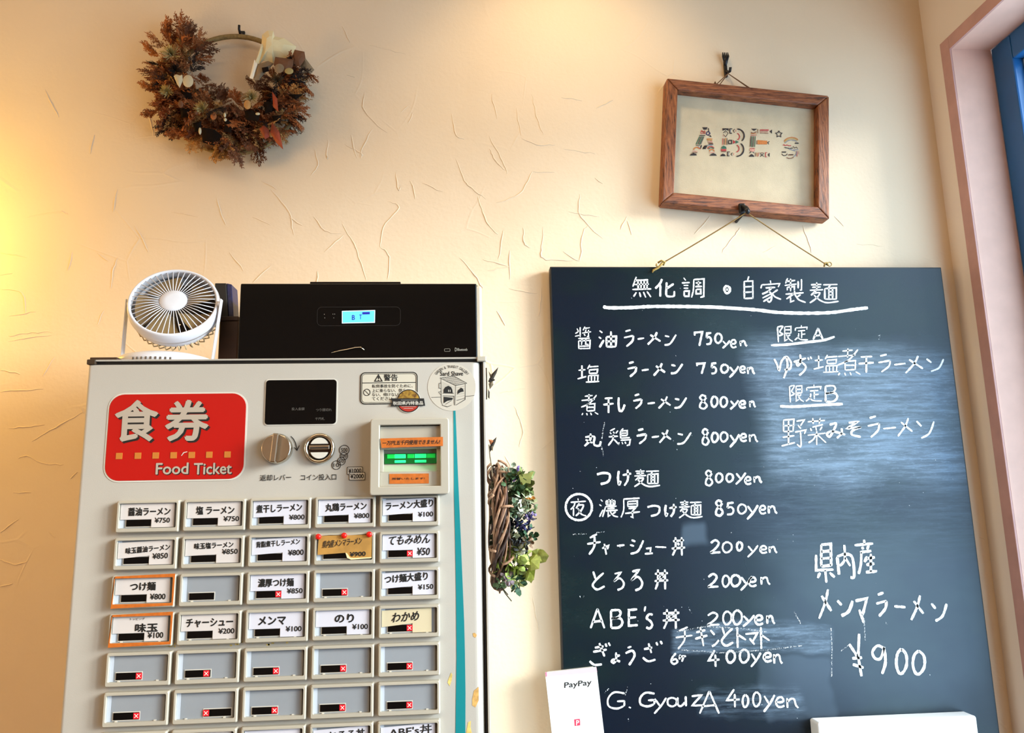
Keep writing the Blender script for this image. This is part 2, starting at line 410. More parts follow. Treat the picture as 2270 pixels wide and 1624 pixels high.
b = MB(); b.box(MX1-0.010, MX1+0.0012, -0.3325, -0.318, MT-0.0045, MT+0.0018); b.build('corner_cap', M_bezel, tm, bevel=0.001)
b = MB(); b.box(MX0-0.001, MX0+0.009, -0.3322, -0.32, MT-0.0050, MT+0.0012); b.build('corner_cap', mat('brown_plastic', '3a2a1a', 0.5), tm, bevel=0.001)

def flat(name, pts_px, m, parent=tm, y=YF, th=0.0004, label=None):
    b = MB(); b.prism([FP(*p, y) for p in pts_px], y-th, y+0.0002); return b.build(name, m, parent, label=label)
def text_px(mb, s, x0, y0, x1, y1, y=YF, bold=0.0, th=0.0006, rise=None):
    """fit a word into a pixel rectangle read off the photograph, on the front plane"""
    a = FP(x0, (y0+y1)/2, y); c = FP(x1, (y0+y1)/2, y); t = FP((x0+x1)/2, y0, y)[1]; u = FP((x0+x1)/2, y1, y)[1]
    text_into(mb, s, a[0], c[0], u, t, y-th, bold, rise=rise or 0.0)
# sign
L0 = FP(238.5, 968)[0]; L1 = FP(543, 968)[0]; T1 = FP(395, 873)[1]; T0 = FP(390, 1063)[1]
b = MB(); b.prism(rrect(L0-0.0018, L1+0.0018, T0-0.0018, T1+0.0018, 0.0182, 8), YF-0.0005, YF+0.0002); sg = b.build('sign_panel', M_white, tm)
b = MB(); b.prism(rrect(L0, L1, T0, T1, 0.0165, 8), YF-0.0009, YF-0.0004); b.build('sign_face', M_red, sg, label='red face of the sign')
for wd, x0, y0, x1, y1, d, bo in (('食', 257, 888.4, 349, 976.5, 3.9, .030), ('券', 369.5, 888.4, 461.7, 975.5, 3.9, .030), ('Food', 347, 1026, 418, 1050.5, 1.7, .022), ('Ticket', 431, 1026, 514, 1050.5, 1.7, .022)):
    b = MB(); text_px(b, wd, x0+d, y0+d, x1+d, y1+d, bold=bo, th=0.0011); b.build('letter_shadow_print', M_ink, sg)
    b = MB(); text_px(b, wd, x0, y0, x1, y1, bold=bo, th=0.0014); b.build('lettering', M_beige, sg)
for x in (265, 306.6, 346, 385.6, 425.7, 464.6, 505):
    yy = 1010.5-(x-265)*0.014
    b = MB(); cx, cz = FP(x, yy); b.prism([(cx-.0036, cz-.0036), (cx+.0036, cz-.0036), (cx+.0036, cz+.0036), (cx-.0036, cz+.0036)], YF-0.0013, YF-0.0008); b.build('orange_square', M_orange, sg)
b = MB(); b.ribbon([FP(*p) for p in ((403, 1010), (408, 1003), (416, 1001))], 0.001, YF-0.0010); b.build('scratch', M_white, sg)
# amount display
a0 = FP(589, 890)[0]; a1 = FP(745.7, 890)[0]; z1 = FP(667, 842)[1]; z0 = FP(667, 940)[1]
b = MB(); b.prism(rrect(a0-0.0012, a1+0.0012, z0-0.0012, z1+0.0012, 0.0045), YF-0.0006, YF+0.0002); ds = b.build('display_rim', M_white, tm)
b = MB(); b.prism(rrect(a0, a1, z0, z1, 0.0038), YF-0.0011, YF-0.0005); b.build('display_window', M_blackgl, ds, label='glossy black display window')
b = MB()
text_px(b, '投入金額', 647, 903, 675.5, 909.5, th=0.0014); text_px(b, 'つり銭切れ', 701, 905, 736, 911.5, th=0.0014); text_px(b, '千円札', 699, 925, 720, 931, th=0.0014)
b.build('display_lettering', mat('dim_print', '5a5650', 0.6), ds)
# return knob
kx, kz = FP(615.2, 994.5); KR = 0.0172
M = Matrix.Translation((kx, YF, kz)) @ Matrix.Rotation(math.radians(90), 4, 'X')
b = MB(); b.lathe([(KR*1.04, -0.001), (KR*1.04, 0.002), (KR, 0.004), (KR, 0.007), (KR*0.93, 0.009), (KR*0.88, 0.0086)], M, 40); kn = b.build('return_knob', M_chrome, tm, smooth=True, label='round chrome coin return knob with an upright grip')
b = MB(); b.box(-0.0034, 0.0034, YF-0.0185, YF-0.006, -KR*0.97, KR*0.97); gp = b.build('grip_bar', M_chrome, kn, bevel=0.0012); gp.location = (kx, 0, kz); gp.rotation_euler = (0, math.radians(5), 0)
# coin slot
kx, kz = FP(709.3, 993.5); KR = 0.0178
M = Matrix.Translation((kx, YF, kz)) @ Matrix.Rotation(math.radians(90), 4, 'X')
b = MB(); b.lathe([(KR, -0.001), (KR, 0.004), (KR*0.93, 0.0062), (KR*0.82, 0.0062), (KR*0.74, 0.002), (KR*0.74, 0.0)], M, 44); cs = b.build('coin_slot', M_chrome, tm, smooth=True, label='round chrome coin slot ring')
b = MB(); b.lathe([(KR*0.74, 0.0004), (KR*0.74, 0.001)], M, 40); b.build('slot_disc', mat('dark_bronze', '4a3528', 0.4, metal=0.6), cs)
for sgn in (1, -1):
    pts = [(kx+KR*0.62*math.cos(math.radians(a)), kz+sgn*KR*(0.08+0.62*math.sin(math.radians(a)))) for a in range(18, 163, 12)]
    b = MB(); b.prism(pts, YF-0.005, YF-0.001); b.build('slot_cheek', M_white, cs, bevel=0.0006)
b = MB(); b.box(kx-KR*0.66, kx+KR*0.66, YF-0.0055, YF-0.001, kz-0.0016, kz+0.0034); b.build('slot_bar', M_chrome, cs, bevel=0.0005)
b = MB(); b.box(kx-KR*0.6, kx+KR*0.6, YF-0.0058, YF-0.005, kz-0.0005, kz+0.0010); b.build('slot_gap', M_black, cs)
# printed marks beside knob and slot
def ringline(b, cx, cz, r, w, n=28, y=YF): b.ring(circ(cx, cz, r, n), circ(cx, cz, r-w, n), y-0.0006, y+0.0001)
b = MB()
b.ribbon([FP(*p) for p in ((644.9, 966.5), (651, 973), (655.5, 982), (658.5, 996))], 0.0011, YF-0.0003, jit=0)
b.ribbon([FP(*p) for p in ((664, 987), (658.5, 997.5), (652.5, 991))], 0.0011, YF-0.0003, jit=0)
text_px(b, '返却レバー', 576.8, 1051.5, 645.7, 1065, bold=0.012); text_px(b, 'コイン投入口', 667, 1050.5, 745.7, 1064, bold=0.012)
for cx, cy, r, s in ((763.3, 997, 11, '500'), (762.5, 1010.5, 8.5, '100'), (757, 1021.7, 8.8, '50'), (745.7, 1030.5, 9.8, '10')):
    X, Z = FP(cx, cy); R = r/1700*0.92; ringline(b, X, Z, R, 0.0006); text_into(b, s, X-R*0.62, X+R*0.62, Z-R*0.4, Z+R*0.4, YF-0.0006, 0.01)
b.build('printed_marks', M_ink, tm, label='black printed arrow, coin circles and captions')
for (x0, y0, x1, y1, s, dy) in ((769.5, 1034.5, 804.5, 1052, '¥1000', 0), (774, 1046.5, 809.8, 1064.5, '¥2000', 0.0004)):
    X0 = FP(x0, y0)[0]; X1 = FP(x1, y0)[0]; Z1 = FP(x0, y0)[1]; Z0 = FP(x0, y1)[1]
    b = MB(); b.prism(rrect(X0, X1, Z0, Z1, 0.001, 3), YF-0.0006-dy, YF); bo = b.build('banknote_mark', M_white, tm)
    b = MB(); b.ring(rrect(X0, X1, Z0, Z1, 0.001, 3), rrect(X0+.0006, X1-.0006, Z0+.0006, Z1-.0006, 0.0007, 3), YF-0.0008-dy, YF-0.0005-dy)
    text_into(b, s, X0+.0018, X1-.0018, Z0+.0022, Z1-.002, YF-0.0009-dy, 0.03); b.build('banknote_print', M_ink, bo)
# bill acceptor
ax0 = FP(819.8, 1010)[0]; ax1 = FP(996.2, 1010)[0]; az1 = FP(908, 927)[1]; az0 = FP(908, 1094.5)[1]
k = (0.92-0.017)/0.92
def near(v, d): return v*(0.92-d)/0.92   # the same sight line, d nearer
AY = YF-0.017
bx0, bz1 = on(821, 928, AY); bx1, bz0 = on(996, 1094, AY)
b = MB()
ix0, iz1 = on(842, 942, AY); ix1, iz0 = on(976, 1076, AY)
b.ring(rrect(bx0, bx1, bz0, bz1, 0.003, 4), rrect(ix0, ix1, iz0, iz1, 0.0008, 4), AY, YF)
ac = b.build('bill_acceptor', M_bezel, tm, bevel=0.0012, label='square bill acceptor housing with green lights')
IY = AY+0.006
sx0, sz1 = on(850, 995.5, IY); sx1, sz0 = on(968, 1044, IY)
b = MB()
b.box(ix0, ix1, IY, YF, sz1, iz1-0.001); b.box(ix0, ix1, IY, YF, iz0, sz0); b.box(ix0, sx0, IY, YF, sz0, sz1); b.box(sx1, ix1, IY, YF, sz0, sz1)
b.box(ix0, ix1, IY-0.0016, IY, iz1-0.016, iz1-0.0150)
b.build('acceptor_face', M_bezel, ac, bevel=0.0005)
b = MB(); b.box(sx0, sx1, YF-0.0008, YF, sz0, sz1); b.build('slot_back', mat('slot_grey', '8d8a7c', 0.5), ac)
b = MB(); b.add([(sx0, IY, sz0), (sx1, IY, sz0), (sx1, YF-0.001, sz0+0.010), (sx0, YF-0.001, sz0+0.010)], [(0, 1, 2, 3)]); b.build('slot_ramp', M_bezel, ac)
M_g1 = mat('green_light', '0ad050', 0.3, emit='06c040', estr=0.5); M_g2 = mat('green_light_bright', '30ffa0', 0.3, emit='18f070', estr=0.95); M_g0 = mat('green_bar_dark', '045c22', 0.2, emit='036a28', estr=0.35)
gz1 = on(908, 1004.5, YF-0.003)[1]; gz0 = on(908, 1027, YF-0.003)[1]; gh = gz1-gz0
b = MB(); b.box(sx0+.0006, sx1-.0006, YF-0.0035, YF-0.001, gz0, gz1); b.build('light_bar', M_g0, ac, bevel=0.0006)
def gx(t): return sx0+(sx1-sx0)*t
for t0, t1, m in ((0.06, 0.20, M_g1), (0.20, 0.41, M_g2), (0.44, 0.57, M_g1), (0.58, 0.80, M_g2), (0.81, 0.97, M_g1)):
    b = MB(); b.box(gx(t0), gx(t1), YF-0.0042, YF-0.0034, gz0+gh*0.52, gz0+gh*0.93)
    if m is M_g2: b.box(gx(t0), gx(t1), YF-0.0042, YF-0.0034, gz0+gh*0.08, gz0+gh*0.34)
    b.build('green_lamp', m, ac, bevel=0.0004)
gl = light('slot_glow', 'AREA', (gx(0.5), YF-0.0048, (gz0+gz1)/2), 0.006, (0.05, 1.0, 0.35), shape='RECTANGLE', size=sx1-sx0-0.004, size_y=0.006)
gl.rotation_euler = Vector((0, -1, -0.3)).to_track_quat('-Z', 'Z').to_euler()
for pts, s, r in ((((843, 971.5), (982, 968), (982, 988), (846, 992.5)), '一万円,五千円使用できません!', (0.004, 0.0028)), (((863.3, 1050), (950.7, 1049), (950.7, 1071), (863.3, 1072)), '両替いたします!', (0.005, 0.0045))):
    yy = AY if 'い' not in s[:4] and '両' not in s else IY
    P = [on(*p, yy) for p in pts]
    b = MB(); b.prism(P, yy-0.0005, yy-0.0001); tp = b.build('note_tape', M_tape, ac, label='orange tape with a handwritten note')
    b = MB(); text_into(b, s, P[0][0]+r[0]*0.6, P[1][0]-r[0], P[3][1]+r[1], P[0][1]-r[1], yy-0.0008, 0.022, shear=0.18, rise=(P[1][1]-P[0][1])/(P[1][0]-P[0][0])); b.build('handwriting', M_ink, tp)

# warning plate
wx0 = FP(798.5, 860)[0]; wx1 = FP(926, 860)[0]; wz1 = FP(862, 824.5)[1]; wz0 = FP(862, 895.5)[1]
b = MB(); b.prism(rrect(wx0, wx1, wz0, wz1, 0.006), YF-0.0004, YF+.0001); wp = b.build('warning_plate', mat('plate_cream', 'c8c0ae', 0.45), tm, label='cream warning plate with a black double border')
b = MB(); b.ring(rrect(wx0, wx1, wz0, wz1, 0.006), rrect(wx0+.0011, wx1-.0011, wz0+.0011, wz1-.0011, 0.005), YF-0.0006, YF-0.0003)
b.ring(rrect(wx0+.0019, wx1-.0019, wz0+.0019, wz1-.0019, 0.0045), rrect(wx0+.0024, wx1-.0024, wz0+.0024, wz1-.0024, 0.004), YF-0.0006, YF-0.0003)
zl = FP(862, 848)[1]; b.box(wx0+.0022, wx1-.0022, YF-0.0006, YF-0.0003, zl-.0004, zl+.0004)
def tri(c, r): return [(c[0]+r*math.cos(math.radians(a)), c[1]+r*math.sin(math.radians(a))) for a in (90, 210, 330)]
tc_ = FP(839, 840); b.ring(tri(tc_, 0.0062), tri(tc_, 0.0040), YF-0.0006, YF-.0003)
text_px(b, '!', 838, 834, 840.6, 843.8, bold=0.02)
text_px(b, '警告', 851, 829.5, 881.5, 844, bold=0.02)
for s, x1, y in (('転倒事故を防ぐために、', 915, 855.3), ('上に乗らない、倒さ', 899, 865.3), ('ない、傾けないよう', 899, 874.3), ('てください。', 874, 883.3)):
    text_px(b, s, 825, y-3.8, x1, y+3.8, bold=0.008)
nc = FP(813.3, 869.5); ringline(b, nc[0], nc[1], 0.0043, 0.0008)
b.ribbon([(nc[0]-.0028, nc[1]+.0028), (nc[0]+.0028, nc[1]-.0028)], 0.0009, YF-.0004, jit=0)
b.build('warning_print', M_ink, wp)
# ribbon badge
bc = FP(905.8, 888.5); BR = 0.0140
b = MB(); b.prism(circ(bc[0], bc[1], BR+.0006, 40), YF-0.0010, YF-0.0003); bd = b.build('badge_sticker', M_white, tm, label='round sticker with a gold top, red bottom and black ribbon')
b = MB(); b.prism(circ(bc[0], bc[1], BR, 40), YF-0.0012, YF-0.0009); b.build('badge_rim', M_ink, bd)
up = [(bc[0]+BR*0.92*math.cos(math.radians(a)), bc[1]+BR*0.92*math.sin(math.radians(a))) for a in range(5, 176, 10)]
b = MB(); b.prism(up, YF-0.0014, YF-0.0011); b.build('badge_gold', mat('badge_gold', 'b08a32', 0.5, col2='5c3a14', vscale=260), bd)
dn = [(bc[0]+BR*0.92*math.cos(math.radians(a)), bc[1]+BR*0.92*math.sin(math.radians(a))) for a in range(200, 341, 10)]
b = MB(); b.prism(dn, YF-0.0014, YF-0.0011); b.build('badge_red', mat('badge_red', 'a8281a', 0.5), bd)
b = MB(); b.prism([FP(*p) for p in ((866, 883), (940, 883), (942.6, 899.5), (866, 900.5), (870, 891.5))], YF-0.0018, YF-0.0013); b.build('badge_ribbon', M_ink, bd)
b = MB(); text_px(b, '秋田県内特急品', 871.5, 889.5, 938, 897.5, bold=0.02, th=0.0021); b.ribbon([FP(889, 886.8), FP(926, 886.8)], 0.0004, YF-.0018); b.ribbon([FP(890, 901.5), FP(922, 901.5)], 0.0005, YF-.0013); b.ribbon([FP(895, 905.5), FP(916, 905.5)], 0.0005, YF-.0013)
b.build('badge_lettering', M_white, bd)
# round sticker with a little house
rc = FP(1001.5, 857.5); RR = 0.0290
b = MB(); b.prism(circ(*rc, RR, 56), YF-0.0003, YF+.0001); rs = b.build('round_sticker', mat('sticker_clear', 'c2baac', 0.3), tm, label='large round sticker with a drawing of a small hut')
b = MB()
text_px(b, 'Sard Shave', 976, 823, 1026.5, 832.5, bold=0.02)
word = 'GARDEN & TRANSIT GALLERY'; R0 = RR*0.86; n = len(word)
for i, ch in enumerate(word):
    if ch == ' ': continue
    a = math.radians(141-(i+0.5)*104/n)
    vs, fs = glyphs(ch, 0.03); axm = min(v[0] for v in vs); bxm = max(v[0] for v in vs); s_ = 0.0042; out = []
    for v in vs:
        u = (v[0]-(axm+bxm)/2)*s_*0.86/max(0.45, (bxm-axm))*0.55; w = v[1]*s_*1.15
        r = R0+w-0.0015; out.append((rc[0]+r*math.cos(a)+u*math.sin(a), YF-0.0006, rc[1]+r*math.sin(a)-u*math.cos(a)))
    b.add(out, fs)
def SP(x, y): return FP(940+x/13.533, 795+y/13.533)
def sl(*pts, w=0.0006): b.ribbon([SP(*p) for p in pts], w, YF-0.0003, jit=0.1)
for st in (((480, 575), (900, 520), (1290, 735)), ((480, 575), (950, 800), (1290, 735)), ((510, 600), (520, 1280), (560, 1400)), ((950, 800), (930, 1400)), ((1240, 740), (1235, 1220), (960, 1390)),
           ((220, 1155), (510, 1150)), ((1240, 1130), (1510, 1100)), ((520, 720), (450, 740), (450, 880), (520, 890)), ((440, 990), (520, 985)), ((440, 1000), (510, 1090)), ((560, 1030), (900, 1035)), ((570, 1110), (900, 1120), (905, 1390)), ((540, 1390), (700, 1440), (830, 1390)), ((980, 1250), (1230, 1180)), ((590, 1330), (760, 1210)), ((640, 1370), (830, 1250))):
    sl(*st)
for k in range(1, 6):
    t = k/6; sl((480+420*t*1.0, 575-55*t), (950+340*t, 800-65*t), w=0.0003)
for k in range(1, 5):
    t = k/5; sl((480+470*t, 575+225*t), (900+390*t, 520+215*t), w=0.0003)
for k in range(6): sl((540, 700+k*50), (900-k*0, 860+k*40), w=0.00018)
for k in range(5): sl((970, 870+k*70), (1220, 820+k*70), w=0.00018)
b.prism([SP(*p) for p in ((590, 1020), (590, 930), (640, 850), (730, 810), (810, 850), (850, 930), (860, 1030))], YF-.0006, YF-.0003)
b.prism([SP(*p) for p in ((1005, 1060), (1010, 960), (1110, 865), (1170, 900), (1190, 980), (1100, 1000))], YF-.0006, YF-.0003)
b.prism([SP(*p) for p in ((590, 1320), (590, 1140), (870, 1170), (850, 1230), (700, 1260))], YF-.0006, YF-.0003)
b.build('sticker_print', M_ink, rs)
b = MB()
for x in (725, 775): b.prism([SP(*p) for p in ((x, 930), (x+18, 930), (x+18, 995), (x, 995))], YF-.0008, YF-.0006)
b.build('sticker_highlight', M_white, rs)
# teal stripe, chips and glue
lf = [(1005, 910), (1006, 1000), (1006.5, 1092), (1009, 1196), (1011, 1320), (1012, 1456), (1010.5, 1560), (1009.6, 1640)]
rg = [(1031.5, 1640), (1032, 1534), (1030.8, 1450), (1029, 1378), (1025.5, 1290), (1021.6, 1196), (1014.8, 1040), (1009.8, 910)]
flat('teal_stripe', lf+rg, M_teal, th=0.0003, label='tapering teal stripe')
for pts, m in ((((1048, 1403), (1053, 1402), (1057, 1407), (1054, 1413), (1049, 1410)), M_rust), (((1047, 1548), (1051, 1530), (1061, 1522), (1061, 1552), (1054, 1567), (1047, 1563)), M_rust),
               (((1033, 1624), (1038, 1600), (1044, 1597), (1043, 1610), (1049, 1640), (1033, 1640)), M_glue), (((992, 1512), (996, 1500), (1000, 1490), (1003, 1495), (1001, 1508), (997, 1520)), M_glue)):
    flat('paint_chip', pts, m, th=0.0002)
for i in range(26):
    x = random.choice([random.uniform(465, 540), random.uniform(540, 640), random.uniform(370, 410)]); y = 1427-(x-465)*0.02+random.uniform(-4, 4); s = random.uniform(1.5, 4.5)
    flat('glue_mark', [(x-s, y-1.5), (x+s*0.7, y-2), (x+s, y+1.5), (x-s*0.6, y+2.4)], M_glue, th=0.00015)
b = MB(); c = FP(848, 1010); 
# ---- buttons
COLX = [-0.3489+0.07366*i for i in range(5)]
def rowz(r): return 1.5-0.0032-0.0411*r
names = [
 [('醤油ラーメン', '¥750', 0), ('塩 ラーメン', '¥750', 0), ('煮干しラーメン', '¥800', 0), ('丸鶏ラーメン', '¥800', 0), ('ラーメン大盛り', '¥100', 0)],
 [('味玉醤油ラーメン', '¥850', 0), ('味玉塩ラーメン', '¥850', 0), ('背脂煮干しラーメン', '¥800', 0), ('*tan', '', 0), ('*hand', '¥50', 1)],
 [('つけ麺', '¥800', 0), ('', '', 0), ('濃厚つけ麺', '¥850', 1), ('', '', 1), ('つけ麺大盛り', '¥150', 0)],
 [('味玉', '¥100', 0), ('チャーシュー', '¥200', 0), ('メンマ', '¥100', 0), ('のり', '¥100', 0), ('*waka', '', 1)],
 [('', '', 1)]*5, [('', '', 1), ('*off', '', 1), ('', '', 1), ('', '', 1), ('', '', 1)],
 [('*blankcard', '', 0)]*3+[('*toro', '', 0), ('*abe', '', 0)],
]
BW, BH, BD = 0.0692, 0.0356, 0.0080
def mk_bezel():
    b = MB()
    o = rrect(-BW/2, BW/2, -BH/2, BH/2, 0.0016, 3)
    mid = rrect(-BW/2+.0030, BW/2-.0030, -BH/2+.0050, BH/2-.0028, 0.0014, 3)
    top = rrect(-BW/2+.0012, BW/2-.0012, -BH/2+.0012, BH/2-.0012, 0.0014, 3)
    n = len(o)
    P = [(p[0], 0, p[1]) for p in o]+[(p[0], -BD*0.75, p[1]) for p in o]+[(p[0], -BD, p[1]) for p in top]+[(p[0], -BD, p[1]) for p in mid]+[(p[0], -BD+.0046, p[1]) for p in mid]
    fs = []
    for lv in range(4):
        for i in range(n):
            j = (i+1) % n; fs.append((lv*n+i, lv*n+j, (lv+1)*n+j, (lv+1)*n+i))
    b.add(P, fs); return b
proto = None
LX0, LX1, LZ0, LZ1 = -BW/2+.0030, BW/2-.0030, -BH/2+.0050, BH/2-.0028
LW, LH = LX1-LX0, LZ1-LZ0
CY = -BD+.0040   # face of the lens, behind the rim
for r in range(7):
    for c in range(5):
        nm, price, xm = names[r][c]
        cx, cz = COLX[c], rowz(r)
        if proto is None:
            proto = mk_bezel().build('meal_button', M_bezel, None); bz = proto
        else:
            bz = bpy.data.objects.new('meal_button', proto.data); C.objects.link(bz)
        adopt(bz, tm); bz.location = (cx, YF, cz)
        def sub(b, n_, m, bev=0.0, lab=None): return b.build(n_, m, bz, bevel=bev, label=lab)
        b = MB(); b.box(LX0, LX1-.0022, CY, -0.0004, LZ0, LZ1-.0003); ln = sub(b, 'lens', M_grey2)
        b = MB(); b.box(LX0+.0001, LX0+.0042, CY-.0002, CY+.0002, LZ0+.0002, LZ1-.0006); sub(b, 'lit_strip', M_litstrip)  # pale strip painted where window light catches the recess's left wall
        has = bool(nm) and nm not in ('*off',)
        dx0, dx1, dz0, dz1 = LX0+LW*0.12, LX0+LW*0.55, LZ0+LH*0.07, LZ0+LH*0.335
        if nm == '*off': dx0, dx1 = LX0+LW*0.47, LX0+LW*0.93
        b = MB()
        b.box(dx0-.0009, dx1+.0009, CY-.0004, CY-.0001, dz0-.0009, dz1+.0009); sub(b, 'display_edge', M_white)
        b = MB(); b.box(dx0, dx1, CY-.0008, CY-.0003, dz0, dz1); sub(b, 'display', M_blackgl)
        tilt = {(1, 0): 0.075, (1, 2): 0.06, (0, 4): 0.06, (2, 4): 0.06, (1, 1): 0.03, (0, 3): 0.03, (3, 4): 0.09, (6, 3): 0.07, (6, 4): 0.07, (0, 2): 0.03}.get((r, c), 0.0)
        if has and nm != '*tan':
            pm = {'*waka': mat('cream_card', 'd0c2a0', 0.8), '*hand': M_cardw}.get(nm, M_card if c < 2 else M_cardw)
            zt = LZ1-(.0026 if tilt > 0.05 else .0004); zt2 = LZ1-.0003
            x1 = LX1-LW*(0.05 if nm != '*waka' else 0.10)
            zb = dz1+.0004
            pts = [(LX0+.0008, zt), (x1, zt2), (x1, LZ0+.0006)]
            if nm in ('*blankcard', '*toro', '*abe'):
                pts = [(LX0+.0008, zt-.001), (x1, zt2), (x1, LZ0+.0006), (LX0+.0008, LZ0+.0006)]
            else:
                pts += [(dx1+.0006, LZ0+.0006), (dx1+.0006, zb+tilt*0.010), (LX0+.0008, zb-tilt*LW*0.42)]
            b = MB(); b.prism(pts, CY-.0013, CY-.0009); sub(b, 'name_card', pm)
        ink = MB(); ty = CY-.0016
        def T(s, u0, u1, v0, v1, bold=0.03, shear=0.0, rise=0.0): text_into(ink, s, LX0+LW*u0, LX0+LW*u1, LZ0+LH*v0, LZ0+LH*v1, ty, bold, shear, rise)
        if nm and nm[0] != '*':
            spec = {'醤油ラーメン': (.15, .88), '塩 ラーメン': (.17, .84), '煮干しラーメン': (.07, .88), '丸鶏ラーメン': (.14, .88), 'ラーメン大盛り': (.07, .93),
                    '味玉醤油ラーメン': (.15, .91), '味玉塩ラーメン': (.17, .85), '背脂煮干しラーメン': (.09, .86), 'つけ麺': (.27, .70), '濃厚つけ麺': (.15, .77), 'つけ麺大盛り': (.06, .83), '味玉': (.40, .78), 'チャーシュー': (.10, .90), 'メンマ': (.18, .65), 'のり': (.35, .68)}[nm]
            v0, v1 = (.50, .82)
            if r == 1: v0, v1 = (.46, .70) if c == 0 else (.58, .82)
            if nm == '味玉': v0, v1 = .38, .70
            T(nm, spec[0], spec[1], v0, v1, 0.048, rise=tilt)
            if nm == '味玉': T('トッピング', .30, .55, .84, .93, 0.02)
            pv = (.22, .42) if r else (.20, .40)
            if r == 1: pv = (.24, .46) if c != 1 else (.36, .56)
            if c == 0 and r > 1: pv = (.14, .36)
            T(price, .66 if c else .62, .93 if c else .88, pv[0], pv[1], 0.028, rise=tilt*.5)
        elif nm == '*hand':
            T('てもみめん', .10, .86, .55, .92, 0.03, shear=0.25, rise=0.03); T('¥50', .63, .86, .12, .42, 0.03, shear=0.15)
        elif nm == '*waka': T('わかめ', .18, .66, .44, .80, 0.03, shear=0.2, rise=0.05)
        elif nm == '*toro': T('とろろ丼', .30, .90, .50, .82, 0.03, rise=.04)
        elif nm == '*abe': T("ABE's丼", .16, .90, .50, .84, 0.02, rise=.06)
        elif nm == '*tan':
            pts = [(LX0+LW*u, LZ0+LH*v) for u, v in ((.02, .24), (.04, 1.0), (.25, 1.03), (.6, 1.0), (.92, 1.04), (.99, .96), (.985, .06), (.62, .02), (.55, .10), (.52, .30))]
            b = MB(); b.prism(pts, CY-.0040, CY-.0036); sub(b, 'name_card', M_tan, lab='torn kraft paper name card')
            b = MB(); b.prism([(LX0+LW*u, LZ0+LH*v) for u, v in ((.985, .06), (.62, .02), (.55, .10), (.52, .30), (.545, .28), (.60, .10), (.66, .08), (.985, .10))], CY-.0046, CY-.0040); sub(b, 'torn_edge', mat('torn_paper', 'f4dfa8', 0.8))
            ty = CY-.0044
            T('県内産メンマラーメン', .10, .80, .50, .80, 0.03, shear=0.15, rise=0.08); T('¥900', .60, .88, .14, .32, 0.03, rise=0.03)
            for u in (.03, .49, .94):
                M = Matrix.Translation((LX0+LW*u, CY-.004, LZ0+LH*(.97+.05*u))) @ Matrix.Rotation(math.radians(90), 4, 'X')
                b = MB(); b.lathe([(.0030, -.002), (.0033, .0006), (.0030, .0022), (.0018, .0031), (.0003, .0034)], M, 16); b.build('red_pin', M_pin, bz, smooth=True)
        if ink.v: sub(ink, 'card_print', M_ink)
        if xm:
            u = 0.90 if nm != '*off' else 0.08
            if c == 1 and r == 4: u = 0.84
            xx = dx0+(dx1-dx0)*u; zz = (dz0+dz1)/2; h = (dz1-dz0)*0.42
            b = MB(); b.box(xx-h*1.05, xx+h*1.05, CY-.0011, CY-.0007, zz-h, zz+h); sub(b, 'led_lamp', M_led, bev=0.0003)
            b = MB()
            for sg_ in (1, -1): b.ribbon([(xx-h*.62, zz-h*.62*sg_), (xx+h*.62, zz+h*.62*sg_)], 0.0009, CY-.0011, jit=0)
            sub(b, 'cross_mark', M_ledx)
        # snap tabs below the lens on the unused buttons
        if r in (3, 4, 5) or nm == '':
            b = MB(); b.box(LX0+LW*.15, LX0+LW*.19, CY-.0012, CY, LZ0-.0002, LZ0+.0010); b.box(LX0+LW*.80, LX0+LW*.84, CY-.0012, CY, LZ0-.0002, LZ0+.0010); sub(b, 'snap_tab', M_white)
        if (r, c) in ((2, 0), (3, 0)):
            b = MB(); yy = -BD
            b.ring([(-BW/2+.0014, -BH/2+.0006), (BW/2-.001, -BH/2+.0022), (BW/2-.0004, BH/2+.0010), (-BW/2+.004, BH/2-.0006)], [(LX0, LZ0), (LX1+.0004, LZ0), (LX1+.0004, LZ1), (LX0, LZ1)], yy-.0004, yy)
            sub(b, 'tape_border', M_tape, lab='orange tape round the rim')

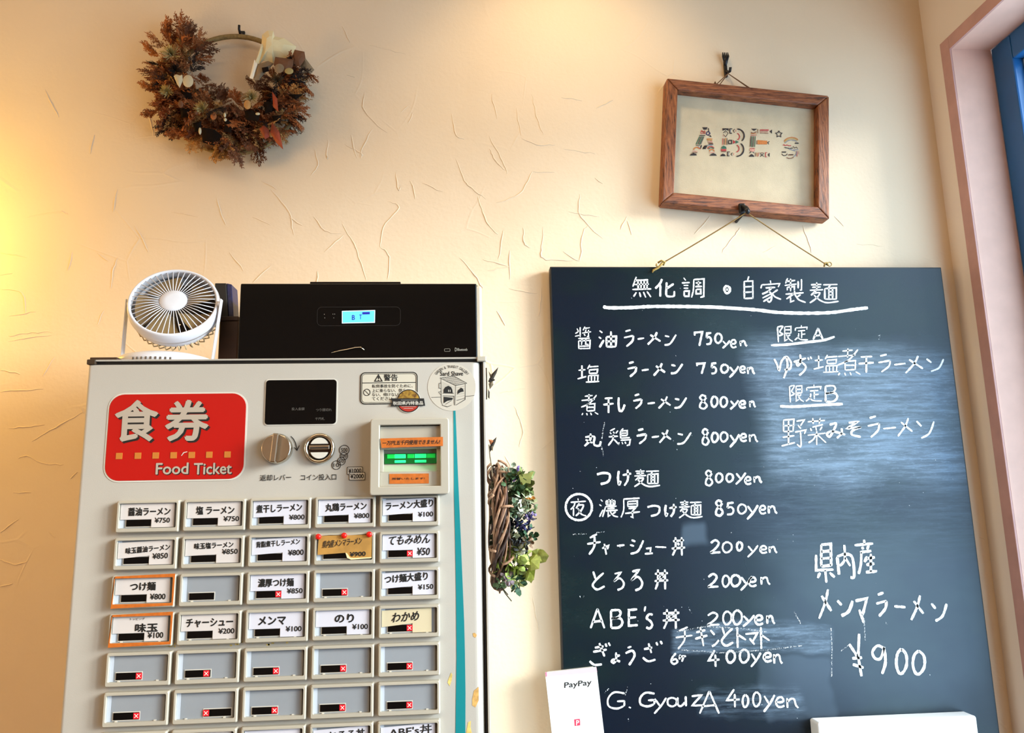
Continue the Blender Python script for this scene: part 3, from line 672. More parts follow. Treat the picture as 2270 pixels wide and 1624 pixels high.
# ------------------------------------------------------------------ chalkboard with its handwriting
YB = -0.0215
GL = {
'無': "22,0 4,46;15,17 82,14;30,18 32,58;46,18 46,58;62,17 62,58;78,16 76,58;10,36 86,34;2,59 98,56;22,72 8,92;38,72 44,94;58,70 70,96;76,68 96,94",
'化': "~34,2 24,26 0,54;26,34 25,98;94,28 58,54;~58,20 56,60 56,88 66,97 94,95 97,68",
'調': "8,0 17,14;0,26 34,24;8,38 28,38;8,52 28,52;10,66 10,92;10,66 32,66 30,92 10,92;~52,8 50,60 42,98;52,9 96,6 95,92 80,98;60,26 84,25;72,16 72,42;58,44 88,43;62,58 62,80 82,79 82,57 62,58",
'・': "~50,0 12,20 5,60 40,100 90,80 95,30 50,0;50,35 50,65",
'自': "52,0 40,20;10,22 12,98;10,22 88,20 90,98;12,46 88,44;12,70 88,68;12,97 92,95",
'家': "48,0 50,12;6,20 2,36;6,20 94,14 86,30;25,34 72,31;~54,33 36,50 8,62;~38,48 52,60 54,84 44,98 34,92;48,62 10,80;52,74 14,96;84,42 60,58;~56,56 70,74 100,86",
'製': "14,0 4,22;8,14 50,9;0,30 56,24;28,2 28,54;12,38 12,50;12,38 46,34 46,50;64,12 64,42;80,4 80,48 72,50;46,52 48,60;4,66 90,60;44,64 8,86;28,78 28,98 46,92;76,68 58,78;~48,66 66,88 100,100",
'麺': "4,12 40,10;8,24 38,22;24,0 24,36;0,38 46,35;22,38 4,62;~14,52 34,50 24,74 0,98;~14,60 34,84 60,97 100,90;46,12 96,10;72,12 64,26;52,30 52,80;52,30 92,26 92,80;52,80 92,80;66,28 66,80;79,28 79,80;66,44 79,44;66,60 79,60",
'醤': "12,8 22,22;2,30 20,22;32,2 32,46;0,42 26,38;62,0 50,16;56,8 92,4;70,12 62,26;44,28 100,22;84,14 84,42 74,44;56,32 64,40;20,52 92,50;22,62 24,98;22,62 94,60 92,98;24,96 92,95;44,52 40,80;68,52 66,76 84,78;24,86 90,84",
'油': "4,2 20,14;0,38 14,48;4,98 28,56;42,38 44,96;42,38 98,34 95,94;44,94 94,94;68,6 69,92;44,64 94,62",
'ラ': "18,9 68,0;4,46 94,34 ;~94,34 84,66 28,98",
'ー': "0,66 100,36",
'ーd': "0,36 100,60",
'メ': "~72,0 50,45 0,100;20,22 100,74",
'ン': "6,16 42,24;~2,96 50,84 100,6",
'ンs': "2,2 30,32;~28,100 74,72 100,4",
'ンt': "2,4 50,32;~20,98 60,86 100,62",
'7': "4,30 4,9 96,5 60,100",
'5': "92,2 22,7 12,44;~12,44 60,38 90,62 70,92 8,98",
'0': "~50,2 14,20 2,60 24,94 60,96 96,66 92,24 50,2",
'8': "~84,12 40,0 14,20 50,44 92,74 60,99 14,88 22,58 60,40 86,18",
'2': "~8,22 50,0 84,20 60,56 4,94;4,94 100,90",
'4': "60,0 6,62 100,56;64,26 66,100",
'6': "~70,2 20,40 4,80 44,100 90,82 70,56 14,66",
'9': "~84,12 40,2 6,24 24,46 60,46 82,12 84,14;~84,12 92,60 70,100",
'y': "8,8 48,52;~98,2 60,50 4,100",
'e': "~8,50 60,52 88,36 70,6 30,10 6,50 24,90 60,98 98,84",
'n': "10,6 14,96;~12,42 40,14 66,18 80,70 100,96",
'塩': "4,32 36,28;20,4 20,70;0,80 40,66;56,0 46,24;52,13 96,9;54,30 54,50;54,30 92,26 90,49;54,50 90,48;50,62 50,94;50,62 94,60 92,94;64,62 64,92;79,61 78,92;38,98 100,94",
'煮': "22,10 66,6;46,0 44,34;4,30 78,24;~88,4 50,42 2,62;34,48 34,80;34,48 78,45 76,80;36,62 76,62;36,80 76,78;12,90 5,99;32,90 36,100;54,88 60,99;78,86 98,96",
'干': "14,12 88,9;0,50 98,43;50,12 50,100",
'し': "~22,0 20,50 34,92 68,92 100,50",
'丸': "~4,28 58,24 56,70 64,92 90,94 99,60;~36,0 34,50 0,98;6,48 48,74",
'鶏': "30,0 8,14;8,22 14,32;22,18 28,28;44,12 34,28;2,48 44,44;24,36 20,64 0,98;26,62 48,92;68,0 58,12;56,14 56,56;56,14 86,12 86,40;56,27 86,26;56,41 86,40;56,56 98,52;56,68 100,64 96,94 84,98;50,80 46,94;62,78 66,90;76,76 80,88",
'つ': "~0,20 50,8 94,18 96,56 76,84 28,98",
'け': "~10,8 4,50 12,92 24,70;38,34 100,24;~74,0 76,60 50,100",
'夜': "48,0 50,12;2,22 98,16;~30,22 22,44 2,62;20,46 20,98;56,26 36,56;~50,38 82,38 66,70 34,98;46,56 60,70;~50,60 70,88 100,98",
'濃': "8,6 18,16;0,32 12,40;2,98 20,60;36,14 84,12;36,14 38,34;84,12 84,34;36,24 84,24;38,34 84,33;52,4 52,34;68,4 68,34;34,44 92,41;34,44 18,98;44,54 82,52;36,66 98,62;48,66 48,96 60,88;~58,68 74,90 100,98;88,70 72,82",
'厚': "14,6 98,1;~14,6 14,60 0,98;36,18 36,44;36,18 86,15 86,43;36,31 86,29;36,44 86,43;40,54 78,51 60,66;60,64 62,98 50,94;22,78 100,70",
'チ': "72,0 20,18;0,48 100,38;~54,12 52,60 14,100",
'ャ': "0,44 94,16 76,52;32,0 60,100",
'シ': "12,6 40,16;0,38 30,46;~4,98 60,80 100,8",
'ュ': "14,20 74,12 66,82;0,90 100,82",
'丼': "10,22 92,16;0,62 100,56;~28,0 28,60 6,100;74,0 76,100;44,30 56,44",
'丼b': "4,22 98,18;2,58 100,54;~26,0 26,60 8,100;76,0 78,100;28,38 72,36;60,26 44,50",
'と': "8,0 28,42;~92,8 40,40 4,74 40,98 100,80",
'ろ': "14,10 72,2 6,52;~6,52 60,34 98,60 84,86 40,98",
'A': "50,0 2,100;50,0 98,100;16,68 80,62",
'B': "12,4 14,98;~12,4 70,2 84,22 60,42 14,48;~14,48 80,46 98,72 70,96 14,98",
'E': "90,4 10,8 10,96 96,92;10,52 80,48",
"'": "60,0 30,100",
's': "~88,6 40,4 14,30 60,50 80,76 50,98 6,90",
'ぎ': "26,22 66,16;18,40 80,30;46,2 70,60;~2,80 24,96 58,94;74,4 80,18;88,0 96,14",
'ょ': "54,0 56,70;~56,70 30,96 6,80 30,66 98,84;58,34 96,26",
'う': "26,6 62,0;~6,36 70,22 92,50 40,100",
'ざ': "6,40 46,32;28,12 42,58;~0,80 26,98 62,90;66,6 72,22;86,0 94,16",
'ヶ': "24,6 10,70;14,32 100,26;70,28 44,100",
'キ': "12,28 84,16;4,62 100,44;44,0 70,100",
'ト': "24,0 28,100;28,36 100,62",
'マ': "0,16 96,8 60,62;32,44 72,86",
'G': "~98,10 40,4 6,40 10,84 54,98 92,84;56,56 100,54;98,54 96,84",
'.': "30,40 70,60",
'o': "~50,2 6,20 4,74 50,98 92,74 94,24 50,2",
'u': "~4,10 6,80 40,94 80,60;90,0 94,96",
'Z': "4,14 92,4 6,92 100,88",
'限': "6,8 12,100;~6,8 38,4 20,36 38,50 14,62;50,6 50,92 68,82;50,6 88,4 88,46;50,25 88,24;50,46 88,45;84,54 66,66;~60,52 76,80 100,96",
'定': "50,0 50,12;6,18 4,36;6,18 94,12 90,28;24,38 78,34;52,37 52,86;52,60 80,57;~30,52 26,76 0,98;~22,74 44,94 100,96",
'ゆ': "~2,14 18,40 30,64 44,24 72,4 98,30 92,58 60,62;~72,6 78,50 56,100",
'ず': "0,36 68,18;~36,0 38,34 24,54 16,42 38,36 66,56 56,80 30,100;78,14 84,26;92,10 98,22",
'野': "8,4 8,44;8,4 50,1 46,44;8,24 48,23;8,44 46,43;28,4 28,88;4,64 52,58;0,94 54,82;60,8 92,3 76,24;66,22 78,34;54,46 98,38 92,52;~76,44 78,94 62,88",
'菜': "4,14 92,9;30,0 32,22;68,0 62,22;82,24 28,34;18,38 24,48;46,34 48,46;78,32 66,46;4,64 96,56;50,48 50,100;~46,62 32,80 8,92;54,62 98,92",
'み': "~14,14 50,6 36,50 14,92 0,72 30,56 100,78;~80,36 80,70 54,100",
'そ': "20,10 78,2 8,46 96,36;~96,36 44,58 40,84 92,98",
'県': "30,2 30,58;30,2 78,0 80,57;30,20 78,18;30,38 78,36;30,58 80,55;4,28 4,68 92,66;50,68 56,100;24,74 12,88;72,74 98,86",
'内': "8,36 18,90;~8,36 50,28 88,38 98,94 78,98;~46,0 48,44 22,64;50,38 78,64",
'産': "42,0 44,12;0,16 82,11;34,20 38,28;62,16 56,28;24,36 74,32;~30,36 28,70 18,98;56,48 44,64;56,54 90,50;72,40 72,92;52,72 88,68;50,93 100,90",
'¥': "2,24 58,54;68,0 62,54 84,100;22,58 88,56;26,72 98,80",
}
CROPS = {'A': (1220, 580, 4.935), 'B': (1640, 580, 4.935), 'C': (1240, 840, 4.935), 'D': (1680, 760, 4.935), 'E': (1240, 1080, 4.54), 'F': (1200, 1310, 3.914), 'G': (1760, 1180, 4.776)}
# each line (split further where a wide gap parts two words): crop, stroke width in photo px, then glyph x0 y0 x1 y1
LINES = [
('A', 5.4, "無 893 165 1108 400;化 1148 185 1362 385;調 1438 175 1690 395;・ 1900 262 1965 345"),
('B', 5.4, "自 35 160 155 410;家 225 205 450 445;製 490 180 720 445;麺 765 225 1080 455"),
('A', 4.6, "醤 270 710 445 960;油 530 750 725 940;ラ 800 745 915 930;ー 955 820 1025 860;メ 1065 770 1205 905;ン 1245 790 1375 915;7 1575 760 1665 920;5 1700 775 1765 905;0 1800 780 1875 890;y 1880 860 1965 945;e 1970 850 2035 940;n 2070 860 2150 925"),
('A', 4.8, "塩 298 1125 535 1320;ラ 840 1095 945 1260;ー 1000 1165 1075 1200;メ 1130 1110 1255 1245;ン 1315 1110 1445 1225;7 1600 1105 1690 1225;5 1755 1105 1820 1225;0 1865 1120 1945 1215;y 1955 1140 2060 1265;e 2070 1140 2135 1215;n 2150 1150 2235 1230"),
('C', 4.8, "煮 235 165 430 395;干 480 190 595 370;し 630 200 715 355;ラ 805 165 905 325;ー 965 245 1045 280;メ 1085 190 1215 320;ン 1255 195 1390 320;8 1525 175 1620 325;0 1660 185 1730 305;0 1760 190 1835 305;y 1865 230 1960 330;e 1965 235 2040 315;n 2075 235 2145 310"),
('C', 4.8, "丸 275 595 455 735;鶏 535 540 775 730;ラ 840 545 955 710;ー 1010 610 1090 650;メ 1095 555 1220 695;ン 1285 575 1440 715;8 1555 545 1640 720;0 1665 580 1735 690;0 1760 575 1840 685;y 1860 600 1970 745;e 1975 595 2050 680;n 2070 600 2170 690"),
('C', 4.8, "つ 410 1015 555 1150;け 635 990 785 1165;麺 820 985 1100 1180;8 1590 1000 1680 1165;0 1710 1025 1785 1130;0 1825 1030 1900 1125;y 1925 1020 2040 1150;e 2025 1065 2100 1150;n 2120 1060 2215 1135"),
('E', 4.8, "夜 110 110 270 290;濃 400 110 590 300;厚 620 105 810 305;つ 885 175 1010 290;け 1060 165 1180 295;麺 1205 130 1440 310;8 1565 130 1650 285;5 1680 150 1760 275;0 1795 165 1880 265;y 1885 175 2000 320;e 2010 180 2080 265;n 2095 180 2190 265"),
('E', 4.6, "チ 280 470 415 675;ャ 430 565 500 675;ー 580 570 655 595;シ 710 520 845 670;ュ 860 600 940 675;ーd 965 590 1075 610;丼 1130 500 1265 685;2 1515 530 1620 665;0 1640 545 1735 655;0 1785 545 1840 635;y 1890 580 2000 700;e 2015 585 2090 660;n 2105 590 2190 660"),
('E', 4.8, "と 330 845 455 1030;ろ 540 850 650 1035;ろ 715 825 835 1040;丼b 955 825 1095 1025;2 1490 870 1600 1010;0 1640 880 1710 1000;0 1725 875 1820 995;y 1820 890 1940 1035;e 1900 900 1985 995;n 2020 895 2120 980"),
('F', 4.8, "A 425 150 550 320;B 590 160 705 320;E 750 150 840 305;' 885 130 915 175;s 905 195 975 325;丼b 1050 155 1200 325;2 1435 185 1545 300;0 1575 170 1650 290;0 1660 160 1740 290;y 1745 205 1850 305;e 1850 205 1925 290;n 1950 205 2025 285"),
('F', 4.4, "チ 1165 310 1310 500;キ 1330 310 1440 475;ンt 1465 330 1540 480;と 1560 310 1665 475;ト 1675 310 1775 490;マ 1770 350 1880 480;ト 1880 310 1980 500"),
('F', 4.8, "ぎ 415 445 605 645;ょ 605 530 685 625;う 725 480 815 640;ざ 880 430 1058 610;6 1125 535 1185 630;ヶ 1190 545 1255 610;4 1445 510 1545 655;0 1605 510 1680 620;0 1720 500 1800 620;y 1815 530 1905 655;e 1925 530 2000 610;n 2010 540 2090 630"),
('F', 4.4, "G 570 870 725 1020;. 745 990 790 1025;G 850 875 985 1000;y 975 920 1085 1060;o 1095 920 1175 1000;u 1180 910 1260 1000;Z 1300 895 1400 1000;A 1370 865 1545 1060;4 1600 850 1720 1005;0 1745 895 1795 1005;0 1835 870 1900 1000;y 1925 895 2025 1045;e 2030 915 2110 1005;n 2120 920 2230 1015"),
('B', 4.6, "限 400 700 580 880;定 600 695 745 860;A 800 725 910 850"),
('D', 4.8, "ゆ 175 140 365 385;ず 390 125 590 355;塩 610 130 880 325;煮 865 60 1125 355;干 1100 130 1270 325;ラ 1310 125 1455 320;ー 1490 205 1615 255;メ 1615 140 1805 330;ンs 1840 170 2030 310"),
('D', 4.8, "限 335 460 500 650;定 525 455 700 640;B 720 465 870 645"),
('D', 5.0, "野 258 830 530 1145;菜 535 820 750 1115;み 755 870 955 1040;そ 955 855 1140 1030;ラ 1195 800 1335 1035;ー 1370 905 1510 955;メ 1530 820 1690 1020;ンs 1730 850 1925 1040"),
('G', 6.2, "県 225 120 435 530;内 440 130 640 480;産 640 75 880 445"),
('G', 6.2, "メ 265 600 395 910;ンs 455 715 620 880;マ 650 670 775 1000;ラ 865 635 985 890;ーd 1060 765 1180 805;メ 1240 665 1370 925;ンs 1450 745 1615 935"),
('G', 6.0, "¥ 580 1070 740 1520;9 820 1190 980 1495;0 1080 1225 1195 1495;0 1255 1245 1385 1500"),
]
STROKES = [  # underlines and the ring, photo pixels
(8.0, [(1337, 679), (1350, 682), (1400, 681.5), (1453, 679), (1564, 680), (1625, 683), (1680, 687), (1721, 692), (1782, 694), (1843, 692.5), (1890, 686), (1924, 682)]),
(6.0, [(1709, 765), (1745, 763.5), (1790, 758), (1825, 754), (1850, 746)]),
(6.5, [(1729, 900), (1760, 901), (1810, 898), (1868, 895)]),
(5.0, [(1283+29*math.cos(math.radians(a)), 1123.5+29*math.sin(math.radians(a))) for a in range(-90, 271, 12)]),
]
# chalkboard body
BX0, BX1, BZ1, BZ0 = on(1221.5, 800, -0.022)[0], on(2110, 780, -0.022)[0], on(1650, 591.5, -0.022)[1], 1.5-0.56
BX0 = (on(1221, 588, -0.022)[0]+on(1245, 1480, -0.022)[0])/2; BX1 = (on(2088, 595, -0.022)[0]+on(2214, 1620, -0.022)[0])/2
cb = thing('chalkboard_menu', 'large dark green chalkboard menu hung by a cord beside the ticket machine', 'chalkboard', ((BX0+BX1)/2, -0.011, BZ0))
def chalk_surface():
    m = bpy.data.materials.new('chalkboard_slate'); m.use_nodes = True; nt = m.node_tree; N = nt.nodes; L = nt.links
    b = N['Principled BSDF']; b.inputs['Specular IOR Level'].default_value = 0.36
    tc = N.new('ShaderNodeTexCoord')
    def mapn(scale, loc=(0, 0, 0)):
        q = N.new('ShaderNodeMapping'); q.inputs['Scale'].default_value = scale; q.inputs['Location'].default_value = loc; L.new(tc.outputs['Object'], q.inputs[0]); return q.outputs[0]
    def noise(vec, sc, det=5, rough=0.6):
        n = N.new('ShaderNodeTexNoise'); n.inputs['Scale'].default_value = sc; n.inputs['Detail'].default_value = det; n.inputs['Roughness'].default_value = rough; L.new(vec, n.inputs['Vector']); return n.outputs[0]
    def rng(src, a, b_, c=0.0, d=1.0):
        r = N.new('ShaderNodeMapRange'); r.interpolation_type = 'SMOOTHSTEP'
        for i, v in enumerate((a, b_, c, d)): r.inputs[i+1].default_value = v
        L.new(src, r.inputs[0]); return r.outputs[0]
    def mth(op, a, b_):
        q = N.new('ShaderNodeMath'); q.operation = op; q.use_clamp = op == 'ADD'
        for i, v in enumerate((a, b_)):
            if isinstance(v, (int, float)): q.inputs[i].default_value = v
            else: L.new(v, q.inputs[i])
        return q.outputs[0]
    sep = N.new('ShaderNodeSeparateXYZ'); L.new(tc.outputs['Object'], sep.inputs[0])
    wob = noise(mapn((1, 1, 1)), 5.0, 3)
    X = mth('ADD', sep.outputs[0], mth('MULTIPLY', mth('SUBTRACT', wob, 0.5), 0.10)); X.node.use_clamp = False
    Z = mth('ADD', sep.outputs[2], mth('MULTIPLY', mth('SUBTRACT', wob, 0.5), -0.10)); Z.node.use_clamp = False
    streak = noise(mapn((3, 1, 38)), 3.0, 6, 0.7); fine = noise(mapn((6, 1, 22)), 14.0, 6, 0.75)
    cloud = noise(mapn((1, 1, 1.6)), 4.0, 4)
    def patch(x0, x1, z0, z1, s=0.03):
        a = mth('MULTIPLY', rng(X, x0-s, x0+s), rng(X, x1-s, x1+s, 1, 0)); c = mth('MULTIPLY', rng(Z, z0-s, z0+s), rng(Z, z1-s, z1+s, 1, 0)); return mth('MULTIPLY', a, c)
    def P(px, py): return on(px, py, -0.022)
    a_ = P(1712, 1060); c_ = P(2105, 775); big = patch(a_[0], c_[0], a_[1], c_[1], 0.035)
    a_ = P(1690, 1210); c_ = P(2150, 990); low = patch(a_[0], c_[0], a_[1], c_[1], 0.06)
    a_ = P(1500, 1462); c_ = P(1842, 1388); band = patch(a_[0], c_[0], a_[1], c_[1], 0.006)
    a_ = P(1700, 1600); c_ = P(1842, 1462); band2 = patch(a_[0], c_[0], a_[1], c_[1], 0.004)
    a_ = P(1745, 1560); c_ = P(2180, 1200); right = patch(a_[0], c_[0], a_[1], c_[1], 0.05)
    a_ = P(1560, 1590); c_ = P(1780, 1530); sm = patch(a_[0], c_[0], a_[1], c_[1], 0.01)
    a_ = P(1500, 1195); c_ = P(1555, 1150); sm2 = patch(a_[0], c_[0], a_[1], c_[1], 0.006)
    tex = mth('ADD', mth('MULTIPLY', rng(streak, 0.38, 0.72), 0.75), mth('MULTIPLY', rng(fine, 0.48, 0.75), 0.5))
    d = mth('MULTIPLY', big, mth('ADD', mth('MULTIPLY', tex, 0.42), 0.16))
    d = mth('ADD', d, mth('MULTIPLY', low, mth('ADD', mth('MULTIPLY', tex, 0.10), 0.05)))
    d = mth('ADD', d, mth('MULTIPLY', right, mth('ADD', mth('MULTIPLY', cloud, 0.10), 0.05)))
    d = mth('ADD', d, mth('MULTIPLY', band, mth('ADD', mth('MULTIPLY', tex, 0.38), 0.06)))
    d = mth('ADD', d, mth('MULTIPLY', band2, 0.06)); d = mth('ADD', d, mth('MULTIPLY', sm, mth('MULTIPLY', tex, 0.28))); d = mth('ADD', d, mth('MULTIPLY', sm2, 0.13))
    d = mth('ADD', d, mth('MULTIPLY', rng(cloud, 0.5, 0.8), mth('MULTIPLY', fine, 0.02)))
    mx = N.new('ShaderNodeMix'); mx.data_type = 'RGBA'; L.new(d, mx.inputs[0])
    bm_ = N.new('ShaderNodeMix'); bm_.data_type = 'RGBA'; L.new(rng(cloud, 0.4, 0.65), bm_.inputs[0])
    bm_.inputs[6].default_value = (*lin('041322'), 1); bm_.inputs[7].default_value = (*lin('061b1e'), 1)
    L.new(bm_.outputs[2], mx.inputs[6]); mx.inputs[7].default_value = (*lin('9cb6d0'), 1)
    L.new(mx.outputs[2], b.inputs['Base Color'])
    L.new(mth('ADD', mth('MULTIPLY', d, 0.8), 0.27), b.inputs['Roughness'])
    return m
M_slate = chalk_surface()
M_boardedge = mat('board_edge_black', '101214', 0.5)
b = MB(); b.box(BX0, BX1, -0.022, -0.004, BZ0, BZ1); b.build('board_panel', M_boardedge, cb, bevel=0.0008)
b = MB(); b.prism([(BX0+.0022, BZ0+.002), (BX1-.002, BZ0+.002), (BX1-.002, BZ1-.0022), (BX0+.0022, BZ1-.0022)], -0.0223, -0.0218); b.build('writing_face', M_slate, cb)
def chalk_mat(name, dens):
    m = bpy.data.materials.new(name); m.use_nodes = True; nt = m.node_tree; N = nt.nodes; L = nt.links
    b = N['Principled BSDF']; b.inputs['Base Color'].default_value = (0.86, 0.87, 0.88, 1); b.inputs['Roughness'].default_value = 0.95
    tc = N.new('ShaderNodeTexCoord'); n = N.new('ShaderNodeTexNoise'); n.inputs['Scale'].default_value = 900; n.inputs['Detail'].default_value = 2
    L.new(tc.outputs['Object'], n.inputs['Vector'])
    r = N.new('ShaderNodeMapRange'); r.inputs[1].default_value = dens; r.inputs[2].default_value = dens+0.12; L.new(n.outputs[0], r.inputs[0])
    L.new(r.outputs[0], b.inputs['Alpha']); return m
M_chalk = chalk_mat('chalk', 0.30)
YW = -0.0224
def words(data):
    out = []; last = None
    for gd in data.split(';'):
        q = gd.split(' ')
        if last is None or float(q[-4])-last > 52: out.append([])
        out[-1].append(gd); last = float(q[-2])
    return out
for (cr, w, data) in [(c, w, wd) for c, w, d in LINES for wd in words(d)]:
    ox, oy, s = CROPS[cr]; b = MB(); wm = w*1.23/1700
    for gd in data:
        g, x0, y0, x1, y1 = gd.split(' ') if not gd.startswith("' ") else ("'", *gd.split(' ')[1:])
        x0, y0, x1, y1 = (float(q) for q in (x0, y0, x1, y1))
        for st in GL[g].split(';'):
            sm_ = st.startswith('~'); P = [tuple(float(q) for q in p.split(',')) for p in st.strip('~').split()]
            P = [(ox+(x0+(x1-x0)*p[0]/100)/s, oy+(y0+(y1-y0)*p[1]/100)/s) for p in P]
            if sm_: P = smooth(P, 5)
            if len(P) < 2: continue
            P = resample(P, 4.0)
            k = 1.0 if (y1-y0) > 60 else 0.9
            dense = 0.72 if g in '無調自家製麺醤塩煮鶏夜濃厚限定野菜' else 1.0
            ww = wm*k*dense*random.uniform(0.85, 1.1)
            b.ribbon([on(*p, YW) for p in P], ww, YW, jit=0.16)
    b.build('chalk_writing', M_chalk, cb)
for w, P in STROKES:
    b = MB(); P = resample(smooth(P, 4), 5); n = len(P)
    b.ribbon([on(*p, YW) for p in P], w*1.23/1700, YW, jit=0.14); b.build('chalk_line', M_chalk, cb)
# faint chalk marks
M_chalkf = chalk_mat('chalk_faint', 0.52)
b = MB()
for P in ([(1340, 935), (1332, 985), (1338, 1010)], [(1270, 1184), (1300, 1182)], [(1322, 1180), (1340, 1178)], [(1285, 1320), (1287, 1324)], [(1293, 1319), (1294, 1323)], [(1526, 1345), (1533, 1360)], [(1340, 1535), (1350, 1525)], [(1386, 1540), (1392, 1520)], [(1842, 1385), (1844, 1440), (1843, 1500)],
          [(1760, 1355), (1776, 1384)], [(1392, 1590), (1394, 1598)], [(1962, 1377), (1966, 1384)], [(1915, 1370), (1918, 1420)], [(1864, 1442), (1880, 1430)], [(1765, 1588), (1768, 1592)], [(1500, 995), (1501, 997)], [(1945, 745), (1950, 742), (1948, 752)], [(1500, 1400), (1560, 1388), (1640, 1392), (1700, 1400)], [(1510, 1440), (1600, 1446), (1700, 1440), (1780, 1430)]):
    b.ribbon([on(*p, YW) for p in resample(P, 4)], 0.0018, YW, jit=0.4)
for i in range(60):
    x = random.uniform(1260, 2120); y = random.uniform(620, 1580); c = on(x, y, YW)
    if c[0] < BX1-.01: b.prism(circ(c[0], c[1], random.uniform(.0004, .0010), 5), YW-.0002, YW)
o = b.build('chalk_speck', M_chalkf, cb); o['kind'] = 'stuff'

# ------------------------------------------------------------------ cords and hooks
M_iron = mat('black_iron', '16151a', 0.45, metal=0.3)
M_cord = mat('jute_cord', '8a6a3a', 0.9, var=0.3, vscale=900)
M_cordd = mat('brown_cord', '7a5230', 0.9, var=0.3, vscale=900)
def cordpts(P, y0, y1, sag=0.0, n=14):
    out = []
    for i in range(n+1):
        t = i/n; out.append((P[0][0]+(P[1][0]-P[0][0])*t, y0+(y1-y0)*t, P[0][1]+(P[1][1]-P[0][1])*t-sag*math.sin(math.pi*t)))
    return out
HKY = -0.052
hk = on(1655, 471, HKY)
b = MB()
kl = on(1466, 584, -0.024); kr = on(1834, 586, -0.016)
b.tube(cordpts((hk, kl), HKY, -0.022, 0.001), 0.0011, 6); b.tube(cordpts((hk, kr), HKY, -0.014, 0.001), 0.0011, 6)
b.tube([(hk[0]-.002, HKY, hk[1]-.001), (hk[0], HKY-.002, hk[1]+.0012), (hk[0]+.002, HKY, hk[1]-.001)], 0.0011, 6)
b.build('hanging_cord', M_cord, cb, smooth=True)
b = MB()
e1 = on(1446, 604, -0.025)
b.tube([(kl[0]+.004, -.024, kl[1]+.003), (kl[0], -.0265, kl[1]-.001), (kl[0]-.006, -.0262, kl[1]-.008), (e1[0]+.002, -.0255, e1[1]+.004), (e1[0], -.0252, e1[1])], 0.0019, 7, taper=[1, 1.2, 1, 1, .6])
b.tube([(kl[0]-.006, -.025, kl[1]+.001), (kl[0]-.001, -.029, kl[1]+.0035), (kl[0]+.006, -.026, kl[1]+.002), (kl[0]+.003, -.023, kl[1]-.003)], 0.0018, 7)
b.tube([(kl[0]-.007, -.026, kl[1]-.006), (kl[0]-.0095, -.026, kl[1]-.004), (kl[0]-.0085, -.026, kl[1]-.001)], 0.0014, 6)
b.build('cord_knot', mat('jute_light', 'a88a48', 0.9, var=0.4, vscale=700), cb, smooth=True)
b = MB()
M = Matrix.Translation((kr[0]+.004, -0.016, kr[1]+.0005)) @ Matrix.Rotation(math.radians(90), 4, 'X')
b.lathe([(.0042, -.0006), (.0042, .0006), (.0030, .0006), (.0030, -.0006)], M, 18, close=True)
b.tube([(kr[0]-.006, -.016, kr[1]-.004), (kr[0]-.005, -.017, kr[1]+.002), (kr[0]-.001, -.017, kr[1]+.003), (kr[0]+.001, -.016, kr[1]-.002)], 0.0016, 6)
b.build('cord_knot', mat('jute_light', 'a88a48'), cb, smooth=True)

# picture frame
FY = -0.030
cor = [on(*p, FY) for p in ((1482, 185), (1853, 202), (1823, 472), (1464, 459))]
fc = (sum(c[0] for c in cor)/4, sum(c[1] for c in cor)/4)
ux = Vector(((cor[1][0]-cor[0][0])+(cor[2][0]-cor[3][0]), (cor[1][1]-cor[0][1])+(cor[2][1]-cor[3][1])))
uy = Vector(((cor[0][0]-cor[3][0])+(cor[1][0]-cor[2][0]), (cor[0][1]-cor[3][1])+(cor[1][1]-cor[2][1])))
fwid = ux.length/2; fhei = uy.length/2
fa = math.atan2(ux.y, ux.x)*0.5+(math.atan2(uy.y, uy.x)-math.pi/2)*0.5
pf = thing('picture_frame', 'wooden picture frame holding colourful cross stitch letters, hanging askew above the chalkboard', 'picture frame', (fc[0], -0.015, fc[1]))
def FR(u, v):  # frame coordinates, metres from centre
    return (fc[0]+u*math.cos(fa)-v*math.sin(fa), fc[1]+u*math.sin(fa)+v*math.cos(fa))
def wood(name, vertical):
    m = bpy.data.materials.new(name); m.use_nodes = True; nt = m.node_tree; N = nt.nodes; L = nt.links; b = N['Principled BSDF']; b.inputs['Roughness'].default_value = 0.5
    tc = N.new('ShaderNodeTexCoord'); mp = N.new('ShaderNodeMapping'); mp.inputs['Scale'].default_value = (14, 6, 1.2) if vertical else (1.2, 6, 14)
    L.new(tc.outputs['Object'], mp.inputs[0]); n = N.new('ShaderNodeTexNoise'); n.inputs['Scale'].default_value = 26; n.inputs['Detail'].default_value = 7; n.inputs['Roughness'].default_value = 0.7; n.inputs['Distortion'].default_value = 0.6
    L.new(mp.outputs[0], n.inputs['Vector']); cr = N.new('ShaderNodeValToRGB'); L.new(n.outputs[0], cr.inputs[0])
    e = cr.color_ramp.elements; e[0].position = 0.36; e[0].color = (*lin('3a1a0a'), 1); e[1].position = 0.62; e[1].color = (*lin('a05e36'), 1); q = e.new(0.47); q.color = (*lin('7a4020'), 1)
    L.new(cr.outputs[0], b.inputs['Base Color']); bp = N.new('ShaderNodeBump'); bp.inputs['Strength'].default_value = 0.6; bp.inputs['Distance'].default_value = 0.002; L.new(n.outputs[0], bp.inputs['Height']); L.new(bp.outputs[0], b.inputs['Normal']); return m
M_wh, M_wv = wood('oak_rail', False), wood('oak_stile', True)
RW = 0.0205; hw, hh = fwid/2, fhei/2; FB = -0.004
def rail(a, b_, c, d, m):
    mb = MB(); mb.prism([FR(*a), FR(*b_), FR(*c), FR(*d)], FY, FB); return mb.build('frame_rail', m, pf, bevel=0.0022, seg=3)
g = 0.00025
